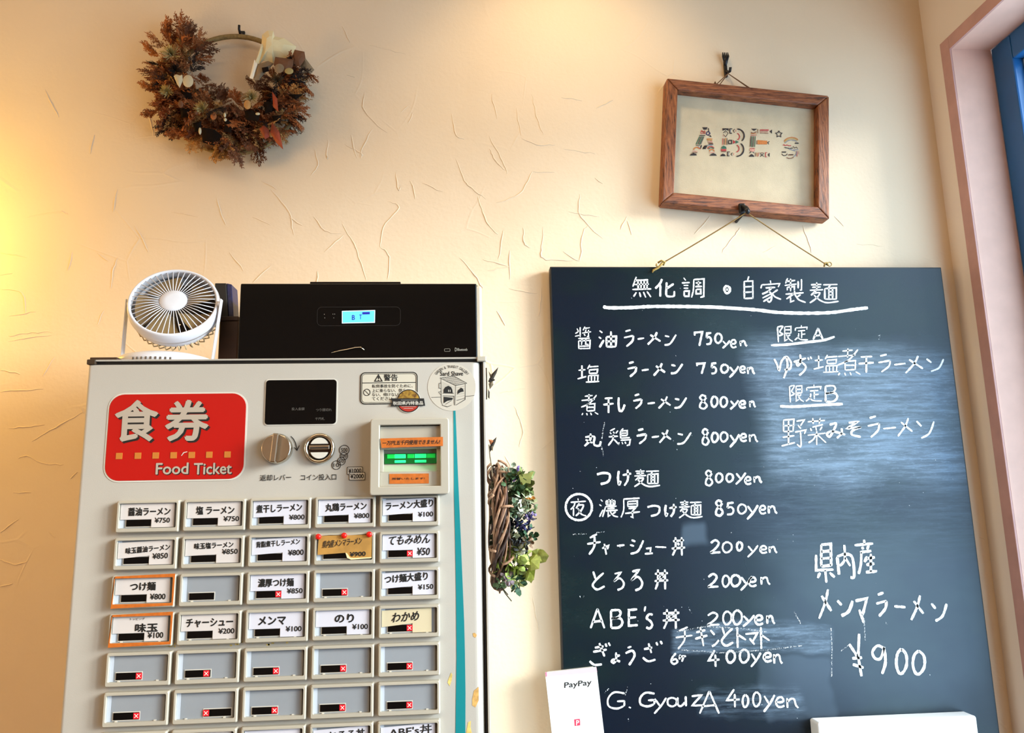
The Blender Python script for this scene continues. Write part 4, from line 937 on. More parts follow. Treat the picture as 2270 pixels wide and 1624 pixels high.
rail((-hw+g, hh), (hw-g, hh), (hw-RW-g, hh-RW), (-hw+RW+g, hh-RW), M_wh); rail((-hw+RW+g, -hh+RW), (hw-RW-g, -hh+RW), (hw-g, -hh), (-hw+g, -hh), M_wh)
rail((-hw, hh-g), (-hw+RW, hh-RW-g), (-hw+RW, -hh+RW+g), (-hw, -hh+g), M_wv); rail((hw-RW, hh-RW-g), (hw, hh-g), (hw, -hh+g), (hw-RW, -hh+RW+g), M_wv)
M_linen = mat('linen', 'cfbd9f', 0.9, var=0.07, vscale=40, bump=0.3, bscale=900)
LY = -0.0130
b = MB(); b.prism([FR(-hw+RW-.002, hh-RW+.002), FR(hw-RW+.002, hh-RW+.002), FR(hw-RW+.002, -hh+RW-.002), FR(-hw+RW-.002, -hh+RW-.002)], LY, FB+.0005); b.build('linen_cloth', M_linen, pf)
# clear film, a little wrinkled
M_film = bpy.data.materials.new('clear_film'); M_film.use_nodes = True; nt = M_film.node_tree; N = nt.nodes; N.clear(); L = nt.links
o_ = N.new('ShaderNodeOutputMaterial'); mx = N.new('ShaderNodeMixShader'); tr = N.new('ShaderNodeBsdfTransparent'); gs = N.new('ShaderNodeBsdfGlossy'); fr_ = N.new('ShaderNodeFresnel'); gs.inputs['Roughness'].default_value = 0.12; fr_.inputs[0].default_value = 1.3
tc = N.new('ShaderNodeTexCoord'); mp = N.new('ShaderNodeMapping'); mp.inputs['Scale'].default_value = (22, 1, 7); nn = N.new('ShaderNodeTexNoise'); nn.inputs['Scale'].default_value = 1.0; nn.inputs['Detail'].default_value = 2; nn.inputs['Distortion'].default_value = 1.2
bp = N.new('ShaderNodeBump'); bp.inputs['Strength'].default_value = 0.5; bp.inputs['Distance'].default_value = 0.006
L.new(tc.outputs['Object'], mp.inputs[0]); L.new(mp.outputs[0], nn.inputs['Vector']); L.new(nn.outputs[0], bp.inputs['Height']); L.new(bp.outputs[0], gs.inputs['Normal'])
mx.inputs[0].default_value = 0.07; L.new(tr.outputs[0], mx.inputs[1]); L.new(gs.outputs[0], mx.inputs[2]); L.new(mx.outputs[0], o_.inputs[0])
b = MB(); nu, nv = 24, 18; vs = []
for j in range(nv+1):
    for i in range(nu+1):
        u = -hw+RW-.001+(2*(hw-RW)+.002)*i/nu; v = -hh+RW-.001+(2*(hh-RW)+.002)*j/nv
        edge = min(i, nu-i, 6)/6*min(j, nv-j, 5)/5
        q = FR(u, v); vs.append((q[0], LY-.0042-edge*(.0003*math.sin(u*70+v*30)+.0012*max(0, math.sin(u*60-v*12-1.2))*(u > .03)*(1 if v < .03 else .5)), q[1]))
b.add(vs, [(j*(nu+1)+i, j*(nu+1)+i+1, (j+1)*(nu+1)+i+1, (j+1)*(nu+1)+i) for j in range(nv) for i in range(nu)])
b.build('clear_film', M_film, pf, smooth=True)
# cross stitch letters: coloured patches, coordinates read in a close-up of the cloth
PAL = {'k': '1c1c26', 'n': '26285a', 'r': 'b8323a', 'o': 'cc7838', 'g': '2c6450', 'p': 'd89a88', 'b': '7a4a34', 's': '8a8e98', 'y': 'c0a060'}
PM = {k: mat('thread_'+k, v, 0.85, var=0.25, vscale=900) for k, v in PAL.items()}
PM = {k: mat('embroidery_thread_%d' % i, v, 0.85, var=0.25, vscale=900) for i, (k, v) in enumerate(PAL.items())}
YL = LY-0.0003
def EP(x, y): return on(1500+x/7.567, 250+y/7.567, YL)
def arcp(cx, cy, r, a0, a1, ry=None, n=14): return [(cx+r*math.cos(math.radians(a0+(a1-a0)*i/n)), cy+(ry or r)*math.sin(math.radians(a0+(a1-a0)*i/n))) for i in range(n+1)]
LETT = {
'A': [('k', 0, [(430, 243), (518, 243), (498, 282), (452, 282)]), ('r', 9, [(402, 340), (420, 296), (442, 330), (470, 300), (480, 352)]), ('r', 8, [(400, 350), (480, 345)]), ('b', 8, [(430, 300), (470, 350)]), ('k', 11, [(378, 381), (480, 381)]),
      ('g', 13, [(388, 395), (325, 530)]), ('k', 9, [(412, 395), (352, 530)]), ('g', 13, [(436, 395), (378, 530)]), ('k', 9, [(458, 395), (400, 530)]), ('k', 9, [(318, 545), (395, 545)]),
      ('r', 11, arcp(345, 640, 62, 200, 330)), ('o', 14, arcp(335, 630, 50, 190, 330)), ('p', 12, [(262, 640), (350, 650)]), ('b', 9, [(255, 668), (350, 668)]), ('k', 0, [(220, 714), (240, 690), (265, 682), (280, 672), (300, 682), (328, 690), (336, 714)]),
      ('n', 15, [(500, 330), (535, 310), (560, 345), (530, 375), (498, 360), (500, 330)]), ('k', 12, [(532, 255), (540, 320)]), ('k', 12, [(545, 385), (575, 400), (560, 375)]), ('o', 15, [(505, 440), (600, 440)]), ('y', 14, [(512, 460), (600, 462)]), ('p', 14, [(520, 482), (602, 484)]), ('r', 8, [(512, 450), (590, 478)]),
      ('b', 16, [(530, 508), (608, 508)]), ('k', 14, [(540, 530), (615, 526)]), ('s', 12, [(500, 545), (600, 540)]), ('k', 12, [(400, 600), (420, 545), (400, 575)]), ('k', 16, [(440, 610), (470, 560), (505, 555), (475, 600), (440, 585)]), ('s', 12, [(360, 560), (385, 590)]),
      ('r', 11, arcp(575, 625, 62, 200, 330)), ('g', 11, arcp(580, 635, 50, 210, 330)), ('o', 14, arcp(590, 655, 42, 190, 350)), ('p', 12, [(545, 668), (640, 665)]), ('k', 0, [(553, 718), (575, 692), (600, 684), (612, 674), (630, 684), (655, 692), (672, 718)])],
'B': [('k', 0, [(768, 260), (872, 260), (872, 300), (845, 290), (820, 280), (795, 292), (768, 300)]), ('k', 7, [(780, 340), (822, 300), (864, 340), (822, 402), (780, 360)]), ('k', 12, [(818, 330), (826, 338)]), ('p', 9, [(770, 380), (800, 400)]),
      ('r', 9, [(776, 425), (768, 540)]), ('b', 10, [(800, 430), (796, 540)]), ('o', 9, [(824, 420), (820, 540)]), ('k', 8, [(846, 425), (842, 540)]), ('g', 0, [(748, 602), (755, 572), (790, 552), (828, 572), (836, 602)]), ('r', 0, [(746, 610), (834, 610), (832, 640), (744, 640)]), ('k', 7, [(746, 625), (832, 625)]), ('b', 11, [(746, 652), (832, 652)]),
      ('k', 0, [(730, 726), (748, 700), (772, 684), (806, 696), (822, 726)]), ('k', 12, [(935, 268), (890, 268), (890, 342), (930, 342)]), ('s', 10, [(905, 285), (905, 330)]), ('k', 9, [(972, 272), (950, 302), (972, 335)]), ('p', 9, [(990, 275), (1000, 300), (985, 320)]),
      ('k', 20, arcp(1020, 385, 112, -92, 50)), ('r', 13, arcp(1000, 400, 56, -75, 70)), ('k', 14, [(870, 462), (920, 462), (920, 518), (870, 518), (870, 462)]), ('r', 0, [(945, 455), (985, 490), (945, 522)]), ('k', 6, [(945, 458), (985, 490), (945, 520)]), ('g', 0, [(990, 462), (1045, 490), (990, 518)]),
      ('k', 20, arcp(1005, 612, 118, -55, 92)), ('r', 13, arcp(985, 600, 62, -70, 75)), ('k', 11, [(895, 655), (855, 655), (850, 722), (888, 722)]), ('s', 9, [(870, 670), (868, 710)]), ('k', 9, [(935, 668), (912, 695), (932, 722)]), ('p', 12, [(960, 670), (958, 715)])]
      +[('k', 7, [(x-3, y), (x+3, y)]) for x, y in arcp(1005, 388, 84, -70, 60, n=8)]+[('k', 7, [(x-3, y), (x+3, y)]) for x, y in arcp(990, 608, 90, -62, 82, n=9)],
'E': [('k', 0, [(1252, 268), (1346, 268), (1310, 298), (1288, 298)]), ('b', 13, [(1246, 325), (1282, 345), (1340, 318)]), ('o', 9, [(1240, 352), (1342, 352)]), ('r', 8, [(1240, 378), (1340, 378)]), ('k', 10, [(1246, 390), (1232, 570)]), ('g', 11, [(1268, 392), (1256, 575)]), ('k', 10, [(1290, 392), (1278, 575)]), ('g', 12, [(1318, 392), (1306, 575)]),
      ('r', 9, [(1225, 596), (1314, 598)]), ('p', 0, [(1226, 608), (1310, 610), (1308, 645), (1268, 655), (1226, 640)]), ('r', 6, [(1235, 625), (1300, 630)]), ('k', 8, [(1220, 680), (1262, 640), (1305, 680)]), ('k', 0, [(1210, 736), (1228, 712), (1258, 690), (1288, 712), (1304, 736)]),
      ('b', 9, [(1362, 272), (1362, 345)]), ('r', 16, [(1395, 290), (1545, 290)]), ('b', 7, [(1392, 340), (1540, 345)]), ('k', 0, [(1600, 280), (1560, 312), (1598, 348)]), ('o', 0, [(1358, 458), (1520, 470), (1515, 530), (1355, 528)]), ('y', 8, [(1360, 480), (1510, 520)]), ('b', 7, [(1340, 462), (1340, 530)]), ('k', 10, [(1556, 478), (1528, 502), (1550, 528)]),
      ('b', 9, [(1326, 665), (1320, 735)]), ('o', 8, [(1350, 668), (1344, 735)]), ('r', 8, [(1378, 665), (1366, 735)]), ('k', 9, [(1400, 680), (1465, 735)]), ('k', 9, [(1465, 680), (1400, 735)]), ('b', 9, [(1405, 672), (1460, 672)]), ('r', 10, [(1520, 668), (1492, 668), (1490, 738), (1515, 738)]), ('k', 0, [(1560, 672), (1530, 702), (1556, 738)])]
      +[('r', 6, [(1405+i*24, 300), (1403+i*24, 330)]) for i in range(6)],
'*': [('k', 11, [(1715+58*math.cos(math.radians(-90+36*i))*(1 if i % 2 == 0 else .5), 358+58*math.sin(math.radians(-90+36*i))*(1 if i % 2 == 0 else .5)) for i in range(11)])],
's': [('o', 12, arcp(1930, 530, 140, 205, 320, 118)), ('y', 13, arcp(1930, 535, 128, 205, 320, 100)), ('s', 12, arcp(1930, 545, 122, 205, 315, 88)), ('k', 0, [(1985, 500), (2040, 500), (2050, 518), (1990, 520)]), ('r', 11, [(1780, 545), (1800, 535), (1820, 552), (1850, 540), (1880, 552), (1920, 552)]), ('k', 12, [(1805, 580), (1900, 598), (1950, 590)]),
      ('s', 12, [(1880, 602), (1990, 640)]), ('k', 8, [(1950, 560), (1975, 590), (2010, 575), (2030, 600)]), ('s', 10, [(1960, 620), (2040, 615)]), ('k', 0, [(1760, 650), (1840, 650), (1830, 668), (1770, 668)]), ('k', 10, arcp(1810, 670, 48, 20, 160)), ('b', 8, [(1870, 712), (1960, 708)]), ('k', 9, [(1875, 700), (1960, 698)]), ('s', 12, arcp(1930, 660, 80, -10, 70)), ('b', 10, arcp(1900, 660, 110, 55, 120, 104)), ('r', 8, [(2022, 640), (2018, 735)]), ('p', 8, [(2050, 640), (2052, 700)])],
}
for lt, items in LETT.items():
    b = MB(); used = []
    for i, (c, w, P) in enumerate(items):
        if c not in used: used.append(c)
        b.cur = used.index(c); Q = [EP(*p) for p in P]
        if w: b.ribbon(resample(Q, 0.0016), w/7.567*1.237/1700*1.35, YL-(i % 5)*0.00005, th=0.0002, jit=0.10)
        else: b.prism(Q, YL-0.0003-(i % 5)*0.00005, YL)
    b.build('stitched_star' if lt == '*' else 'stitched_letter', [PM[c] for c in used], pf)
# frame's cord
h1 = on(1614, 163, -0.020)
b = MB()
k1 = on(1582, 187, -0.014); k2 = on(1670, 194, -0.014); k1b = on(1590, 190, -0.010); k2b = on(1663, 195, -0.010)
for (a_, c_) in ((h1, k1), (h1, k1b), (h1, k2), (h1, k2b)): b.tube(cordpts((a_, (c_[0], c_[1]-.004)), -0.020, -0.012, 0.0), 0.0009, 6)
b.tube([(k1[0]-.001, -.014, k1[1]-.003), (k1[0]+.002, -.017, k1[1]+.003), (k1[0]+.005, -.014, k1[1]-.002)], 0.0016, 6)
b.build('hanging_cord', M_cordd, pf, smooth=True)
# wrought hooks
def iron_hook(px, top, bot, label, y_out, fork):
    X, Zt = on(px, top, -0.012); X2, Zb = on(px+3, bot, -0.012)
    b = MB()
    hk_ = thing('wall_hook', label, 'wall hook', (X, -0.002, (Zt+Zb)/2), group=None)
    H = Zt-Zb
    if fork:
        b.tube([(X, -.0015, Zb+H*.45), (X, -.007, Zb+H*.62), (X-.0005, -.0085, Zb+H*.80)], .0035, 8, taper=[.7, 1.2, 1.0])
        for dx in (-.0052, -.0018, .0018, .0050): b.tube([(X+dx*.55, -.008, Zb+H*.66), (X+dx, -.0095, Zb+H*.82), (X+dx*.9, -.0085, Zt)], .0017, 6, taper=[1, 1.1, .5])
        b.build('hook_finial', M_iron, hk_, smooth=True); b = MB()
        b.box(X-.0024, X+.0032, -.006, -.0, Zb+H*.02, Zb+H*.50)
        b.build('hook_plate', M_iron, hk_, bevel=.0012); b = MB()
        b.tube([(X+.0006, -.004, Zb+H*.28), (X+.0012, -.014, Zb+H*.10), (X+.0012, -.021, Zb+H*.04), (X+.0010, -.025, Zb+H*.16)], .0024, 8)
        b.build('hook_arm', M_iron, hk_, smooth=True)
    return hk_
iron_hook(1609, 114, 166, 'small black iron hook carrying the wooden picture frame', -0.02, True)
# lower hook, hanging over the frame's bottom rail
X, Zt = on(1648, 446, -0.044); _, Zb = on(1648, 474, -0.044)
hk2 = thing('wall_hook', 'black hook at the bottom rail of the picture frame carrying the chalkboard cord', 'wall hook', (X, -0.03, Zb))
b = MB(); b.box(X-.0055, X+.0062, -.0375, -.0312, Zb+.004, Zt); b.build('hook_plate', M_iron, hk2, bevel=.0024)
b = MB(); b.tube([(X+.001, -.036, Zt-.006), (X+.004, -.043, Zt-.012), (X+.004, -.050, Zb+.002), (X+.002, -.054, Zb-.001), (X-.001, -.057, Zb+.004)], .0042, 10, taper=[1, 1, 1, .9, .7]); b.build('hook_arm', M_iron, hk2, smooth=True)
b = MB(); b.tube([(X+.001, -.002, Zb+.002), (X+.001, -.0345, Zb+.0035)], .0026, 8); b.build('hook_shank', M_iron, hk2, smooth=True)

# ------------------------------------------------------------------ things on top of the machine
ZT = MT+0.0009
# desk fan
M_fan = mat('fan_white_plastic', 'd9d8de', 0.3)
M_fanin = mat('fan_blade_plastic', '8f744c', 0.4)
M_fandark = mat('fan_dark_inside', '4a3a28', 0.6)
bxc = on(372, 775, -0.262)[0]
fan = thing('desk_fan', 'small white round desk fan tilted upward on the ticket machine', 'fan', (bxc, -0.262, ZT))
BRd = 0.0600
M = Matrix.Translation((bxc, -0.262, ZT))
b = MB(); b.lathe([(BRd*.97, 0), (BRd, .0015), (BRd, .0060), (BRd*.985, .0085), (BRd*.90, .0125), (BRd*.70, .0160), (BRd*.4, .0178), (.002, .0182)], M, 64); bs = b.build('base', M_fan, fan, smooth=True)
b = MB()
for k in range(9):
    a = math.radians(252+k*5.2); x = bxc+BRd*math.cos(a); y = -0.262+BRd*math.sin(a)
    b.tube([(x, y, ZT+.0022), (x, y, ZT+.0052)], .0011, 6)
b.build('vent_notch', M_fandark, bs)
fcx, fcz = on(385.5, 671, -0.272); FC = Vector((fcx, -0.272, fcz)); FRd = 0.0545
el, az = math.radians(24), math.radians(8)
nrm = Vector((math.sin(az)*math.cos(el), -math.cos(az)*math.cos(el), math.sin(el)))
fx = Vector((0, 0, 1)).cross(-nrm).normalized(); fx = -fx if fx.x < 0 else fx; fz = nrm.cross(fx)
if fz.z < 0: fz = -fz
FM = Matrix(((fx.x, fz.x, nrm.x, FC.x), (fx.y, fz.y, nrm.y, FC.y), (fx.z, fz.z, nrm.z, FC.z), (0, 0, 0, 1)))
if FM.to_3x3().determinant() < 0: FM = FM @ Matrix.Scale(-1, 4, Vector((1, 0, 0)))
b = MB(); b.lathe([(FRd*.925, .0015), (FRd*.94, .0030), (FRd*.975, .0034), (FRd, .0015), (FRd*1.02, -.004), (FRd*1.025, -.010), (FRd*1.0, -.0145), (FRd*.97, -.0145), (FRd*.95, -.008), (FRd*.925, -.002)], FM, 72, close=True); b.build('front_ring', M_fan, fan, smooth=True)
b = MB(); b.lathe([(FRd*.985, -.0145), (FRd*.975, -.020), (FRd*.93, -.026)], FM, 60); b.v = b.v; b.f = b.f[:-2]; b.mi = b.mi[:-2]; b.build('rear_ring', M_fan, fan, smooth=True)
b = MB(); NS = 44
for k in range(NS):
    a = 2*math.pi*k/NS; c_, s_ = math.cos(a), math.sin(a)
    P = [FM @ Vector((r*c_, r*s_, h)) for r, h in ((FRd*.27, .0042), (FRd*.6, .0040), (FRd*.94, .0012))]
    b.tube(P, .00062, 5)
b.build('front_grille', M_fan, fan, smooth=True)
b = MB(); b.lathe([(FRd*.30, .0034), (FRd*.305, .0046), (FRd*.29, .0056), (FRd*.15, .0062), (.0005, .0064)], FM, 36); b.build('hub_cap', M_fan, fan, smooth=True)
b = MB(); b.lathe([(FRd*.93, -.026), (FRd*.70, -.036), (FRd*.35, -.045), (.001, -.046)], FM, 48); b.f = b.f[:-2]; b.mi = b.mi[:-2]; b.build('rear_shell', M_fandark, fan, smooth=True)
b = MB()
for k in range(40):
    a = 2*math.pi*k/40; c_, s_ = math.cos(a), math.sin(a)
    b.tube([FM @ Vector((r*c_, r*s_, h)) for r, h in ((FRd*.955, -.021), (FRd*.94, -.033), (FRd*.74, -.044), (FRd*.36, -.049))], .00085, 5)
b.build('rear_grille', mat('fan_warm_plastic', 'd9c39a', 0.4), fan, smooth=True)
for k in range(5):
    b = MB(); vs = []; n1, n2 = 5, 6
    for i in range(n1+1):
        r = FRd*(.22+.66*i/n1)
        for j in range(n2+1):
            a = math.radians(72*k+6+(50+6*i/n1)*j/n2+10*i/n1); vs.append(FM @ Vector((r*math.cos(a), r*math.sin(a), -.006-.011*j/n2)))
    b.add(vs, [(i*(n2+1)+j, i*(n2+1)+j+1, (i+1)*(n2+1)+j+1, (i+1)*(n2+1)+j) for i in range(n1) for j in range(n2)]); b.build('blade', M_fanin, fan, smooth=True)
for sg_ in (-1, 1):
    px_ = FC.x+sg_*(FRd*1.075)
    b = MB(); zt = FC.z-.001; zb = ZT+.006; tx = bxc+sg_*(BRd*.93)
    b.add([(px_-.0009, -.274, zt+.006), (px_+.0009, -.274, zt+.006), (px_+.0009, -.266, zt+.006), (px_-.0009, -.266, zt+.006), (tx-.0009, -.266, zb), (tx+.0009, -.266, zb), (tx+.0009, -.257, zb), (tx-.0009, -.257, zb)],
          [(0, 1, 2, 3), (7, 6, 5, 4), (0, 4, 5, 1), (1, 5, 6, 2), (2, 6, 7, 3), (3, 7, 4, 0)]); b.build('yoke_arm', M_fan, fan, bevel=.0006)
    b = MB(); b.tube([(px_, -.270, zt), (FC.x+sg_*FRd*.99, -.270, zt)], .003, 12); b.build('pivot', M_fan, fan, smooth=True)

# black audio unit
SY = -0.272
s0 = on(530, 700, SY)[0]; s1 = on(1057.5, 700, SY)[0]; st_ = (on(600, 629, SY)[1]+on(1000, 627, SY)[1])/2
M_spkbody = mat('speaker_side_beige', 'd0bea6', 0.45, var=0.1)
M_spk = mat('speaker_black', '040405', 0.16, spec=0.3)
sp = thing('stereo_system', 'wide glossy black stereo system with a lit blue display on the ticket machine', 'stereo system', ((s0+s1)/2, SY+.07, ZT))
b = MB(); b.box(s0+.002, s1+.0068, SY+.006, SY+.14, ZT, st_-.0012); b.build('cabinet', M_spkbody, sp, bevel=.003)
b = MB(); b.box(s0, s1, SY, SY+.010, ZT+.0002, st_); pn = b.build('front_panel', M_spk, sp, bevel=.0016)
b = MB(); b.box(s0+.001, s1+.002, SY+.010, SY+.142, st_-.0012, st_-.0002); b.build('top_panel', M_spk, sp)
t0 = on(687, 625, SY+.03)[0]; t1 = on(888, 625, SY+.03)[0]; tz = on(787, 624, SY+.03)[1]
b = MB(); b.box(t0, t1, SY+.03, SY+.10, st_-.0002, tz); b.build('top_tray', M_spk, sp, bevel=.0008)
def SPX(x, y, d=0): return on(x, y, SY-d)
P = [SPX(*p, .0006) for p in ((759.5, 690.5), (830, 688.5), (829.5, 713.5), (759.5, 715))]
b = MB(); b.prism(P, SY-.0007, SY-.0001); lcd = b.build('display_screen', mat('lcd_blue', '55c8ff', 0.4, emit='50b8ff', estr=0.85), sp, label='lit pale blue display screen')
P2 = [SPX(*p, .0006) for p in ((758, 689), (831.5, 687), (831, 715), (758, 716.5))]
b = MB(); b.ring(P2, P, SY-.0008, SY-.0001); b.build('screen_edge', mat('lcd_edge', 'd8f0ff', 0.4, emit='c0e8ff', estr=0.7), lcd)
M_lcdt = mat('lcd_navy', '1418a8', 0.6)
b = MB()
q0 = SPX(780.5, 709, 0); q1 = SPX(787, 698.5, 0); text_into(b, 'B', q0[0], q1[0], q0[1], q1[1], SY-.0009, .02)
q0 = SPX(797, 707.5, 0); q1 = SPX(802, 697.5, 0); text_into(b, 'T', q0[0], q1[0], q0[1], q1[1], SY-.0009, .02)
b.prism([SPX(*p) for p in ((803.5, 692), (820, 691.5), (820, 696.5), (803.5, 697))], SY-.0010, SY-.0007)
b.build('screen_text', M_lcdt, lcd)
M_dimw = mat('grey_print', '8a867c', 0.6)
b = MB()
for x, y in ((720, 704.5), (740, 704.5), (719, 696.5), (738, 696), (742, 696)): b.prism(circ(*SPX(x, y), .0005, 6), SY-.0004, SY-.0001)
q0 = SPX(1014, 777.5); q1 = SPX(1036, 771.5); text_into(b, 'Bluetooth', q0[0], q1[0], q0[1], q1[1], SY-.0004, .02)
o1 = SPX(985, 779); o2 = SPX(998, 772.5); b.ring(rrect(o1[0], o2[0], o1[1], o2[1], .001, 3), rrect(o1[0]+.0004, o2[0]-.0004, o1[1]+.0004, o2[1]-.0004, .0007, 3), SY-.0004, SY-.0001)
q0 = SPX(1008.5, 778.5); q1 = SPX(1012.5, 770.5); text_into(b, 'D', q0[0], q1[0], q0[1], q1[1], SY-.0004, .02)
b.build('panel_print', M_dimw, pn)
b = MB(); b.tube([(SPX(x, y)[0], SY-.001-.002*math.sin(i*.6), SPX(x, y)[1]) for i, (x, y) in enumerate(((735, 782), (752, 778), (770, 775), (788, 771), (800, 770), (808, 776)))], .0008, 6); b.build('glint_curve', M_chrome, sp, smooth=True)  # thin chrome curve added for the bright glint at the panel's foot
b = MB(); b.ring(rrect(SPX(703, 700)[0], SPX(888, 700)[0], SPX(780, 722)[1], SPX(780, 680)[1], .006), rrect(SPX(703, 700)[0]+.0004, SPX(888, 700)[0]-.0004, SPX(780, 722)[1]+.0004, SPX(780, 680)[1]-.0004, .0056), SY-.0004, SY-.0001); b.build('panel_groove', mat('groove_grey', '1c1c1e', 0.4), pn)

# boxes behind the fan
M_dkwood = mat('dark_brown_wood', '3a1f10', 0.5, var=0.5, vscale=18, col2='160b06')
M_blk = mat('matt_black_box', '15110e', 0.55)
yb = -0.215
x0, zt = on(487, 701, yb); x1, _ = on(530, 701, yb)
wb_ = thing('wooden_box', 'dark brown wooden box between the fan and the stereo system', 'box', ((x0+x1)/2, yb+.04, ZT))
b = MB(); b.box(x0, x1-.0005, yb, yb+.08, ZT, zt-.006); b.build('box_body', M_dkwood, wb_, bevel=.0015)
b = MB(); b.box(x0-.001, x1-.0002, yb-.0015, yb+.0815, zt-.006, zt); b.build('box_lid', M_dkwood, wb_, bevel=.0012)
y2 = yb+.005
a_ = on(475, 700, y2)[0]; c_ = on(517.5, 700, y2)[0]; tz = on(497, 627, y2)[1]; a2 = on(476, 628, y2)[0]; c2 = on(513, 628, y2)[0]
a_ = max(a_, x0-.0165)
nb = thing('black_carton', 'slim black carton with a blue stripe standing on the wooden box', 'carton', ((a_+c_)/2, y2+.02, zt))
b = MB(); b.prism([(a_, zt+.0002), (c_-.007, zt+.0002), (c2-.007, tz), (a2, tz)], y2, y2+.03); b.build('carton_body', M_blk, nb, bevel=.0012)
b = MB(); b.prism([(c_-.0068, zt+.0002), (c_, zt+.0002), (c2, tz-.0015), (c2-.0068, tz)], y2+.001, y2+.03); b.build('carton_side', mat('navy_print', '1a2050', 0.4, var=.4, vscale=300), nb, bevel=.0008)
q0 = on(191, 786, -0.327); q1 = on(262, 783, -0.327)
b = MB(); b.box(MX0+.001, q1[0], -.329, -.23, ZT, ZT+.0032); tray = b.build('shallow_tray', mat('tray_dark', '3b2618', 0.5), None, bevel=.0006); tag(tray, 'thin dark brown tray lying at the machine corner beside the fan', 'tray')

# ------------------------------------------------------------------ dried wreath on the wall
random.seed(21)
M_tw = [mat('dried_rust', 'a8602e', 0.85, var=.4, vscale=60), mat('dried_brown', '7a4524', 0.85, var=.4, vscale=60), mat('dried_ochre', 'c48e50', 0.85, var=.35, vscale=60), mat('dried_dark', '2a170c', 0.85, var=.4, vscale=60)]
M_olive = mat('dried_olive', 'c0ac74', 0.8, var=.3, vscale=60); M_petal = mat('lunaria_white', 'c9b896', 0.6, var=.1); M_clothc = mat('cream_cloth', 'e6cfa0', 0.85, var=.06)
M_lotus = mat('dried_petal_brown', '6e4428', 0.8, var=.3, vscale=50); M_lotg = mat('dried_petal_grey', '8c7458', 0.8, var=.2, vscale=50); M_redleaf = mat('red_leaf', '8a3010', 0.6, var=.4, vscale=40); M_dkleaf = mat('dark_leaf', '1a100a', 0.9, var=.4, vscale=40, spec=0.1)
WC = on(517, 205, -0.025); WR = 0.108
wr = thing('dried_wreath', 'crescent wreath of brown dried flowers on a hoop on the wall', 'wreath', (WC[0], -0.002, WC[1]))
b = MB(); b.tube([(WC[0]+WR*math.cos(2*math.pi*k/72), -0.020, WC[1]+WR*math.sin(2*math.pi*k/72)) for k in range(73)], .0042, 10, cap=False); b.build('hoop', mat('rattan', '8f7444', 0.6, var=.3, vscale=200), wr, smooth=True)
def sprig_mesh(L=0.05, nb=9, spread=0.55, leaf=0.0032, seed=0, bushy=1.0):
    rnd = random.Random(seed); b = MB()
    curve = rnd.uniform(-.25, .25)
    def pt(t): return Vector((curve*L*t*t, 0.15*L*math.sin(t*2), L*t))
    b.tube([pt(t/5) for t in range(6)], .00055, 4, taper=[1, .9, .8, .7, .6, .4])
    for i in range(nb):
        t = .12+.85*i/nb
        for sg in (-1, 1):
            l = L*(.42*(1-t)**.6+.10)*rnd.uniform(.75, 1.15)*bushy; a = math.radians(rnd.uniform(28, 62))*sg; dy = rnd.uniform(-.5, .35)
            d = Vector((math.sin(a), dy, math.cos(a))).normalized(); o = pt(t)
            b.tube([o, o+d*l*.5, o+d*l+Vector((0, 0, l*.12))], .00035, 3)
            m = max(3, int(l/.0022))
            for k in range(m):
                p = o+d*l*(k+.6)/m+Vector((0, 0, l*.12*((k+.6)/m)**2))
                for s2 in (-1, 1):
                    a2 = a+math.radians(42)*s2*rnd.uniform(.7, 1.3); e = Vector((math.sin(a2), rnd.uniform(-.7, .5), math.cos(a2))).normalized(); q = e.cross(Vector((rnd.uniform(-.5, .5), 1, rnd.uniform(-.5, .5)))).normalized()
                    ll = leaf*rnd.uniform(.7, 1.3); w = ll*.20
                    b.add([p, p+e*ll*.5+q*w, p+e*ll, p+e*ll*.5-q*w], [(0, 1, 2, 3)])
    return b
sprigs = []
for i, mm in enumerate((0, 0, 1, 1, 2, 3, 0, 2)):
    o = sprig_mesh(0.050 if i % 2 else .042, 9 if i % 2 else 11, seed=i+3, leaf=.0048 if i % 3 else .0060, bushy=1.35 if i % 2 == 0 else 1.1).build('sprig', M_tw[mm], None)
    sprigs.append(o.data); bpy.data.objects.remove(o)
def put(me, name, x, y, z, ang, tilt, sc, roll=0.0, parent=wr):
    """ang: direction in the wall plane, 0 = +x, 90 = up; tilt: leaning out of the wall"""
    o = bpy.data.objects.new(name, me); C.objects.link(o); adopt(o, parent)
    d = Vector((math.cos(ang)*math.cos(tilt), -math.sin(tilt), math.sin(ang)*math.cos(tilt)))
    o.rotation_mode = 'QUATERNION'; o.rotation_quaternion = d.to_track_quat('Z', 'Y') @ Matrix.Rotation(roll, 3, 'Z').to_quaternion()
    o.location = (x, y, z); o.scale = (sc, sc, sc); return o
PXM = 1.23/1700*1.04
for i in range(250):
    th = math.radians(random.uniform(-218, 20)); deg = math.degrees(th)
    if deg < -180: ri, ro = 84, 142
    elif deg < -140: ri, ro = 56, 142
    elif deg < -50: ri, ro = 30, 126
    elif deg < -15: ri, ro = 48, 130
    else: ri, ro = 84, 134
    r = random.uniform(ri, ro)*PXM
    dirn = th+random.gauss(0, .7)
    if r < (ri+14)*PXM and random.random() < .6: dirn = th+math.pi+random.gauss(0, .7)
    sc = random.uniform(.55, .95)*(.62 if r < (ri+14)*PXM else 1)
    put(random.choice(sprigs), 'sprig', WC[0]+r*math.cos(th), -0.010-random.random()*.034, WC[1]+r*math.sin(th), dirn, random.uniform(-.05, .8), sc, random.uniform(-.8, .8))
